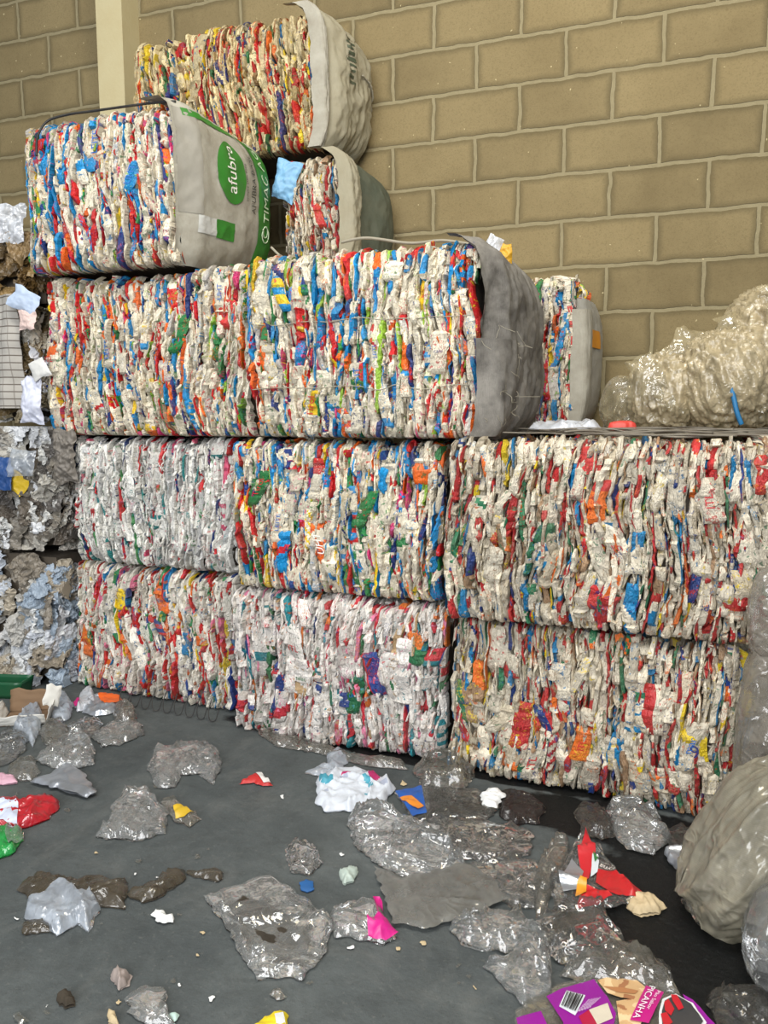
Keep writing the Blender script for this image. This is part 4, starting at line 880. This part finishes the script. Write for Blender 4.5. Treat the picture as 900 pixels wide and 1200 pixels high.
sp = lit('foil_pouch', 'flat silver pouch with a pointed corner, in the left-hand litter', 'pouch', [(35, 916), (55, 908), (80, 893), (98, 906), (114, 929), (102, 935), (70, 925), (40, 918)], h=.025, mt='foil', seed=146, crumple=.008, folds=1, z0=.01)
lit('plastic_bag', 'big clear bag behind the silver pouch in the left-hand litter', 'bag', [(40, 888), (62, 876), (85, 858), (100, 856), (111, 878), (110, 892), (85, 897), (60, 896)], h=.11, mt='clear_b', seed=147, folds=4, crumple=.018)
lit('plastic_film', 'grey crumpled film left of the silver pouch', 'film', [(8, 905), (22, 892), (40, 890), (48, 905), (36, 914), (14, 914)], h=.05, mt='dusty', seed=148, crumple=.02)
lit('wrapper_scrap', 'small pink and white wrapper at the left edge above the red bag', 'scrap', [(-6, 912), (4, 908), (18, 912), (20, 918), (2, 920), (-6, 920)], h=.03, mt=flat('pinkscrap', (204, 160, 176)), seed=149)
lit('plastic_bag', 'wide clear bag at the left edge, before the torn cardboard box', 'bag', [(-14, 876), (0, 862), (22, 852), (34, 862), (28, 878), (10, 892), (-14, 900)], h=.10, mt='clear', seed=150, folds=4)
lit('plastic_bag', 'white translucent bag falling over the front of the torn cardboard box', 'bag', [(15, 855), (28, 835), (44, 822), (50, 832), (46, 852), (38, 872), (30, 862)], h=.12, mt='bluewhite', seed=151, folds=4)
lit('plastic_bag', 'rounded white bag right of the torn cardboard box', 'bag', [(54, 826), (60, 814), (78, 812), (87, 824), (82, 840), (64, 844)], h=.12, mt='bluewhite', seed=152, folds=3)
ws = lit('plastic_sheet', 'white sheet with a magenta corner beside the orange packet', 'sheet', [(86, 822), (98, 810), (108, 806), (114, 820), (104, 828), (90, 832)], h=.10, mt='white', seed=153)
decal(ws, [(86, 824), (93, 820), (94, 828), (88, 831)], (200, 20, 120), 'magenta_corner')
op = lit('wrapper', 'orange and foil snack packet at the foot of the leftmost bottom bale', 'wrapper', [(94, 826), (112, 816), (135, 814), (146, 822), (136, 834), (112, 838), (96, 834)], h=.06, mt='foil', seed=154, crumple=.015)
decal(op, [(114, 818), (135, 815), (145, 822), (134, 829), (120, 828)], (222, 96, 30), 'orange_print')
lit('plastic_bag', 'balled-up clear bag right of the orange packet', 'bag', [(132, 838), (138, 826), (152, 823), (162, 834), (156, 846), (140, 848)], h=.10, mt='dusty', seed=155, crumple=.03)
lit('plastic_bag', 'flat clear bag lying in front of the orange packet and the balled-up bag', 'bag', [(108, 862), (130, 846), (165, 846), (170, 860), (140, 872), (118, 874)], h=.05, mt='clear_b', seed=156, folds=3)
lit('plastic_film', 'brownish clear film in front of the rounded white bag', 'film', [(46, 858), (56, 842), (74, 840), (80, 858), (66, 876), (52, 870)], h=.08, mt='dusty', seed=157)
lit('plastic_film', 'thin clear film filling the gap between the left-hand litter bags', 'film', [(78, 850), (104, 840), (122, 846), (112, 862), (92, 868)], h=.05, mt='clear', seed=158)
# torn carton box
cb = empty('cardboard_box', (*on_floor(32, 838, .02), 0), .5, 'torn white cardboard box with a bare brown inside, in the left-hand litter', 'box')
def wall_panel(p, q, h0, seed, mt, name, lean=(0, 0)):
    a = np.linspace(0, 1, 12); A, B = np.meshgrid(a, a, indexing='ij'); A = A.ravel(); B = B.ravel(); p = np.array(p); q = np.array(q)
    base = p+np.outer(A, q-p); top = h0*(1-.25*pn(p3(A*3, seed, 1), seed))
    V = np.column_stack([base[:, 0]+lean[0]*B, base[:, 1]+lean[1]*B, .004+B*top]); V[:, :2] += .006*np.stack([pn(p3(A*5, B*5, seed), 1), pn(p3(A*5, B*5, seed+.5), 1)], 1)
    o = mesh_obj(name, V, grid_faces(12, 12), mt, cb); md = o.modifiers.new('s', 'SOLIDIFY'); md.thickness = .003; return o
brn = flat('card_brown', (124, 98, 72), .8); wht = flat('card_white', (214, 212, 204), .6)
wall_panel((-.11, -.09), (.11, -.09), .055, 2, wht, 'side_panel', (0, -.02)); wall_panel((.11, -.09), (.11, .09), .10, 3, wht, 'side_panel', (.03, 0)); wall_panel((-.11, .09), (.11, .09), .11, 4, brn, 'side_panel', (0, .03)); wall_panel((-.11, -.09), (-.11, .09), .07, 5, wht, 'side_panel', (-.03, 0))
V, Fc = box_mesh(-.11, .11, -.09, .09, .002, .008, 4, .001, 1); mesh_obj('bottom_panel', V, Fc, brn, cb)
V, Fc = sheet((.13, -.02, .12), .12, (.5, -1, .3), (.3, 0, 1), 9, .01, 6, .7); mesh_obj('torn_flap', V, Fc, wht, cb)
# green tray at the left edge
gt = empty('plastic_tray', (*on_floor(3, 808, .03), 0), .25, 'dark green plastic tray at the far left edge under the crumpled-sheet bale', 'tray')
gm = flat('tray_green', (16, 82, 50), .35)
for (a, b) in (((-.14, -.06), (.13, -.06)), ((.13, -.06), (.13, .06)), ((.13, .06), (-.14, .06)), ((-.14, .06), (-.14, -.06))):
    A, B = np.meshgrid(np.linspace(0, 1, 8), np.linspace(0, 1, 6), indexing='ij'); A = A.ravel(); B = B.ravel(); p = np.array(a)+np.outer(A, np.array(b)-np.array(a))
    V = np.column_stack([p*(1+.12*B[:, None]), .004+B*.09]); o = mesh_obj('tray_side', V, grid_faces(8, 6), gm, gt); md = o.modifiers.new('s', 'SOLIDIFY'); md.thickness = .005
V, Fc = box_mesh(-.14, .13, -.06, .06, .002, .008, 4, 0, 1); mesh_obj('tray_bottom', V, Fc, gm, gt)
# front-left
lit('plastic_bag', 'crumpled white-blue bag on the open floor near the left front', 'bag', [(29, 1068), (38, 1055), (60, 1045), (78, 1037), (92, 1052), (108, 1042), (115, 1062), (104, 1088), (90, 1078), (66, 1092), (58, 1080), (36, 1078)], h=.10, mt='bluewhite', seed=160, crumple=.03, folds=4)
lit('plastic_film', 'brown dusty film strip behind the crumpled white-blue bag', 'film', [(22, 1042), (42, 1022), (66, 1028), (94, 1034), (118, 1028), (150, 1036), (146, 1064), (112, 1060), (80, 1052), (42, 1056)], h=.05, mt='brownfilm', seed=161, crumple=.02)
lit('plastic_film', 'dusty film strip folded on the floor, right of the brown strip', 'film', [(148, 1048), (170, 1040), (196, 1021), (216, 1020), (220, 1028), (188, 1050), (168, 1058)], h=.045, mt='brownfilm', seed=162)
lit('plastic_film', 'small thin dusty film tail at the end of the folded strips', 'film', [(218, 1022), (232, 1024), (250, 1020), (262, 1022), (256, 1034), (238, 1030), (226, 1028)], h=.025, mt='brownfilm', seed=163)
lit('cardboard_scrap', 'small brown scrap under the front edge of the crumpled white-blue bag', 'scrap', [(26, 1084), (52, 1080), (60, 1092), (28, 1096)], h=.025, mt='brownfilm', seed=164)
lit('paper_scrap', 'small bright white folded scrap alone on the open floor at the front left', 'scrap', [(178, 1074), (188, 1070), (196, 1076), (202, 1074), (204, 1082), (186, 1083)], h=.025, mt='whitepaper', seed=165, layers=1)
lit('wrapper_scrap', 'crumpled pinkish grey scrap near the bottom left', 'scrap', [(129, 1144), (140, 1138), (156, 1142), (152, 1154), (142, 1160), (134, 1152)], h=.04, mt=flat('pinkgrey', (150, 138, 132)), seed=166, crumple=.02)
lit('plastic_film', 'thin wrinkled clear film lying flat at the bottom, left of centre', 'film', [(144, 1172), (165, 1162), (185, 1164), (196, 1160), (194, 1180), (205, 1200), (170, 1206), (155, 1188)], h=.02, mt='clear_b', seed=167, crumple=.02)
lit('dirt_clod', 'dark brown clod of dirt near the bottom left', 'dirt', [(66, 1168), (76, 1162), (88, 1168), (88, 1178), (76, 1182), (68, 1178)], h=.03, mt='grime', seed=168, crumple=.015)
lit('plastic_scrap', 'pale grey flat scrap at the bottom left corner', 'scrap', [(14, 1192), (24, 1188), (34, 1200), (20, 1206)], h=.012, mt='dusty', seed=169, layers=1)
lit('cardboard_scrap', 'pointed beige scrap at the bottom edge left of the wrinkled film', 'scrap', [(126, 1200), (129, 1184), (136, 1192), (140, 1204)], h=.03, mt='tanpaper', seed=170)
lit('paper_scrap', 'pale green-white scrap beside the wrinkled clear film at the bottom', 'scrap', [(195, 1191), (206, 1190), (212, 1195), (204, 1201)], h=.012, mt=flat('palegreen', (176, 200, 190)), seed=171, layers=1)
yw = lit('wrapper', 'yellow and white wrapper corner at the bottom edge', 'wrapper', [(296, 1206), (312, 1194), (330, 1186), (338, 1190), (336, 1210), (310, 1216)], h=.03, mt=flat('yellowwr', (224, 200, 30)), seed=172)
decal(yw, [(322, 1198), (332, 1194), (335, 1206), (324, 1208)], (220, 222, 220), 'white_print')
lit('plastic_scrap', 'small grey film scrap above the yellow wrapper corner', 'scrap', [(315, 1164), (326, 1159), (336, 1168), (326, 1174)], h=.02, mt='dusty', seed=173)
# crumbs on the floor
rng = np.random.default_rng(404); k = 0
while k < 46:
    px = rng.uniform(5, 600); py = rng.uniform(890, 1198)
    r = rng.uniform(1.2, 3.2); a = np.sort(rng.uniform(0, 2*PI, 6))
    if np.diff(a).max() > 2.2: continue
    film('litter_crumb', 'tiny pale crumb of litter lying on the grey floor', 'crumb', [(px+r*1.4*math.cos(t), py+r*math.sin(t)) for t in a], h=.006, mt=['whitepaper', 'dusty', 'tanpaper', 'grime'][k % 4] if k % 4 != 3 else 'dusty', seed=500+k, folds=0, crumple=.003, layers=1, group='tiny pale crumbs on the floor', lift=0, res=.004); k += 1
# ------------------------------------------------------------------ big sacks at the right edge
def big_lobe(name, label, cat, c, r, seed, mt, rdir, **k):
    o = lobe(None, (0, 0, 0), r, seed, mt, name, rdir, **k); o.location = c; return tag(o, label, cat)
big_lobe('film_sack', 'big bulging translucent woven film sack standing on the wet floor at the right edge', 'sack', (.345, 2.40, .235), (.16, .19, .235), 11, 'sackfilm', (.35, 0, 1), rf=10, ra=.055, amp=.03, sq=.85, n=200, tiltz=.34)
big_lobe('plastic_bag', 'bright clear bag at the right edge in front of the big woven film sack', 'bag', (.37, 2.14, .13), (.08, .10, .13), 12, 'clear_b', (.1, 0, 1), rf=11, ra=.025, amp=.03)
big_lobe('film_bundle', 'clear film bunch hanging over the right end of the wire-topped bale', 'film', (.445, 2.83, .84), (.11, .06, .16), 13, 'hangfilm', (.1, 0, 1), rf=11, ra=.025, amp=.025)
big_lobe('film_bundle', 'grey film column stuffed at the right end of the soiled bottom bale', 'film', (.45, 2.84, .37), (.13, .10, .36), 14, 'hangfilm', (.2, 0, 1), rf=10, ra=.028, amp=.03)
# ------------------------------------------------------------------ light
w = bpy.data.worlds.new('world'); S.world = w; w.use_nodes = True; nt = w.node_tree; nt.nodes.clear(); n = N(nt)
tc = n('ShaderNodeTexCoord').outputs['Generated']; sp_ = n('ShaderNodeSeparateXYZ', i_0=tc)
fz = n.ramp(n.math('ADD', n.math('MULTIPLY', sp_.outputs[1], -.5), .5), [(.2, lin((170, 160, 140))), (.85, lin((240, 246, 255)))])
bgn = n('ShaderNodeBackground', i_Color=fz, i_Strength=.30); n('ShaderNodeOutputWorld', i_Surface=bgn.outputs[0])
def light(name, kind, loc, tgt, energy, colr, **k):
    l = bpy.data.lights.new(name, kind); l.energy = energy; l.color = colr
    for a, b in k.items(): setattr(l, a, b)
    o = bpy.data.objects.new(name, l); link(o); o.location = loc; o.rotation_euler = (Vector(tgt)-Vector(loc)).to_track_quat('-Z', 'Y').to_euler(); return o
light('daylight_door', 'AREA', (-.6, -3.2, 3.2), (-.8, 3.3, 1.0), 330, (.97, .98, 1.0), shape='RECTANGLE', size=5, size_y=3.2)
light('roof_skylight', 'AREA', (-.8, .6, 6.2), (-.8, 1.4, 0), 235, (1.0, 1.0, .98), shape='RECTANGLE', size=5, size_y=1.4)
light('hall_lamp', 'AREA', (.2, 1.6, 5.4), (-.6, 4.4, 2.6), 42, (1.0, .82, .52), shape='DISK', size=.9)
S.view_settings.view_transform = 'Standard'; S.view_settings.look = 'None'; S.view_settings.gamma = 1; S.view_settings.use_curve_mapping = False
S.view_settings.exposure = 0.30
S.cycles.transparent_max_bounces = 24; S.cycles.max_bounces = 8
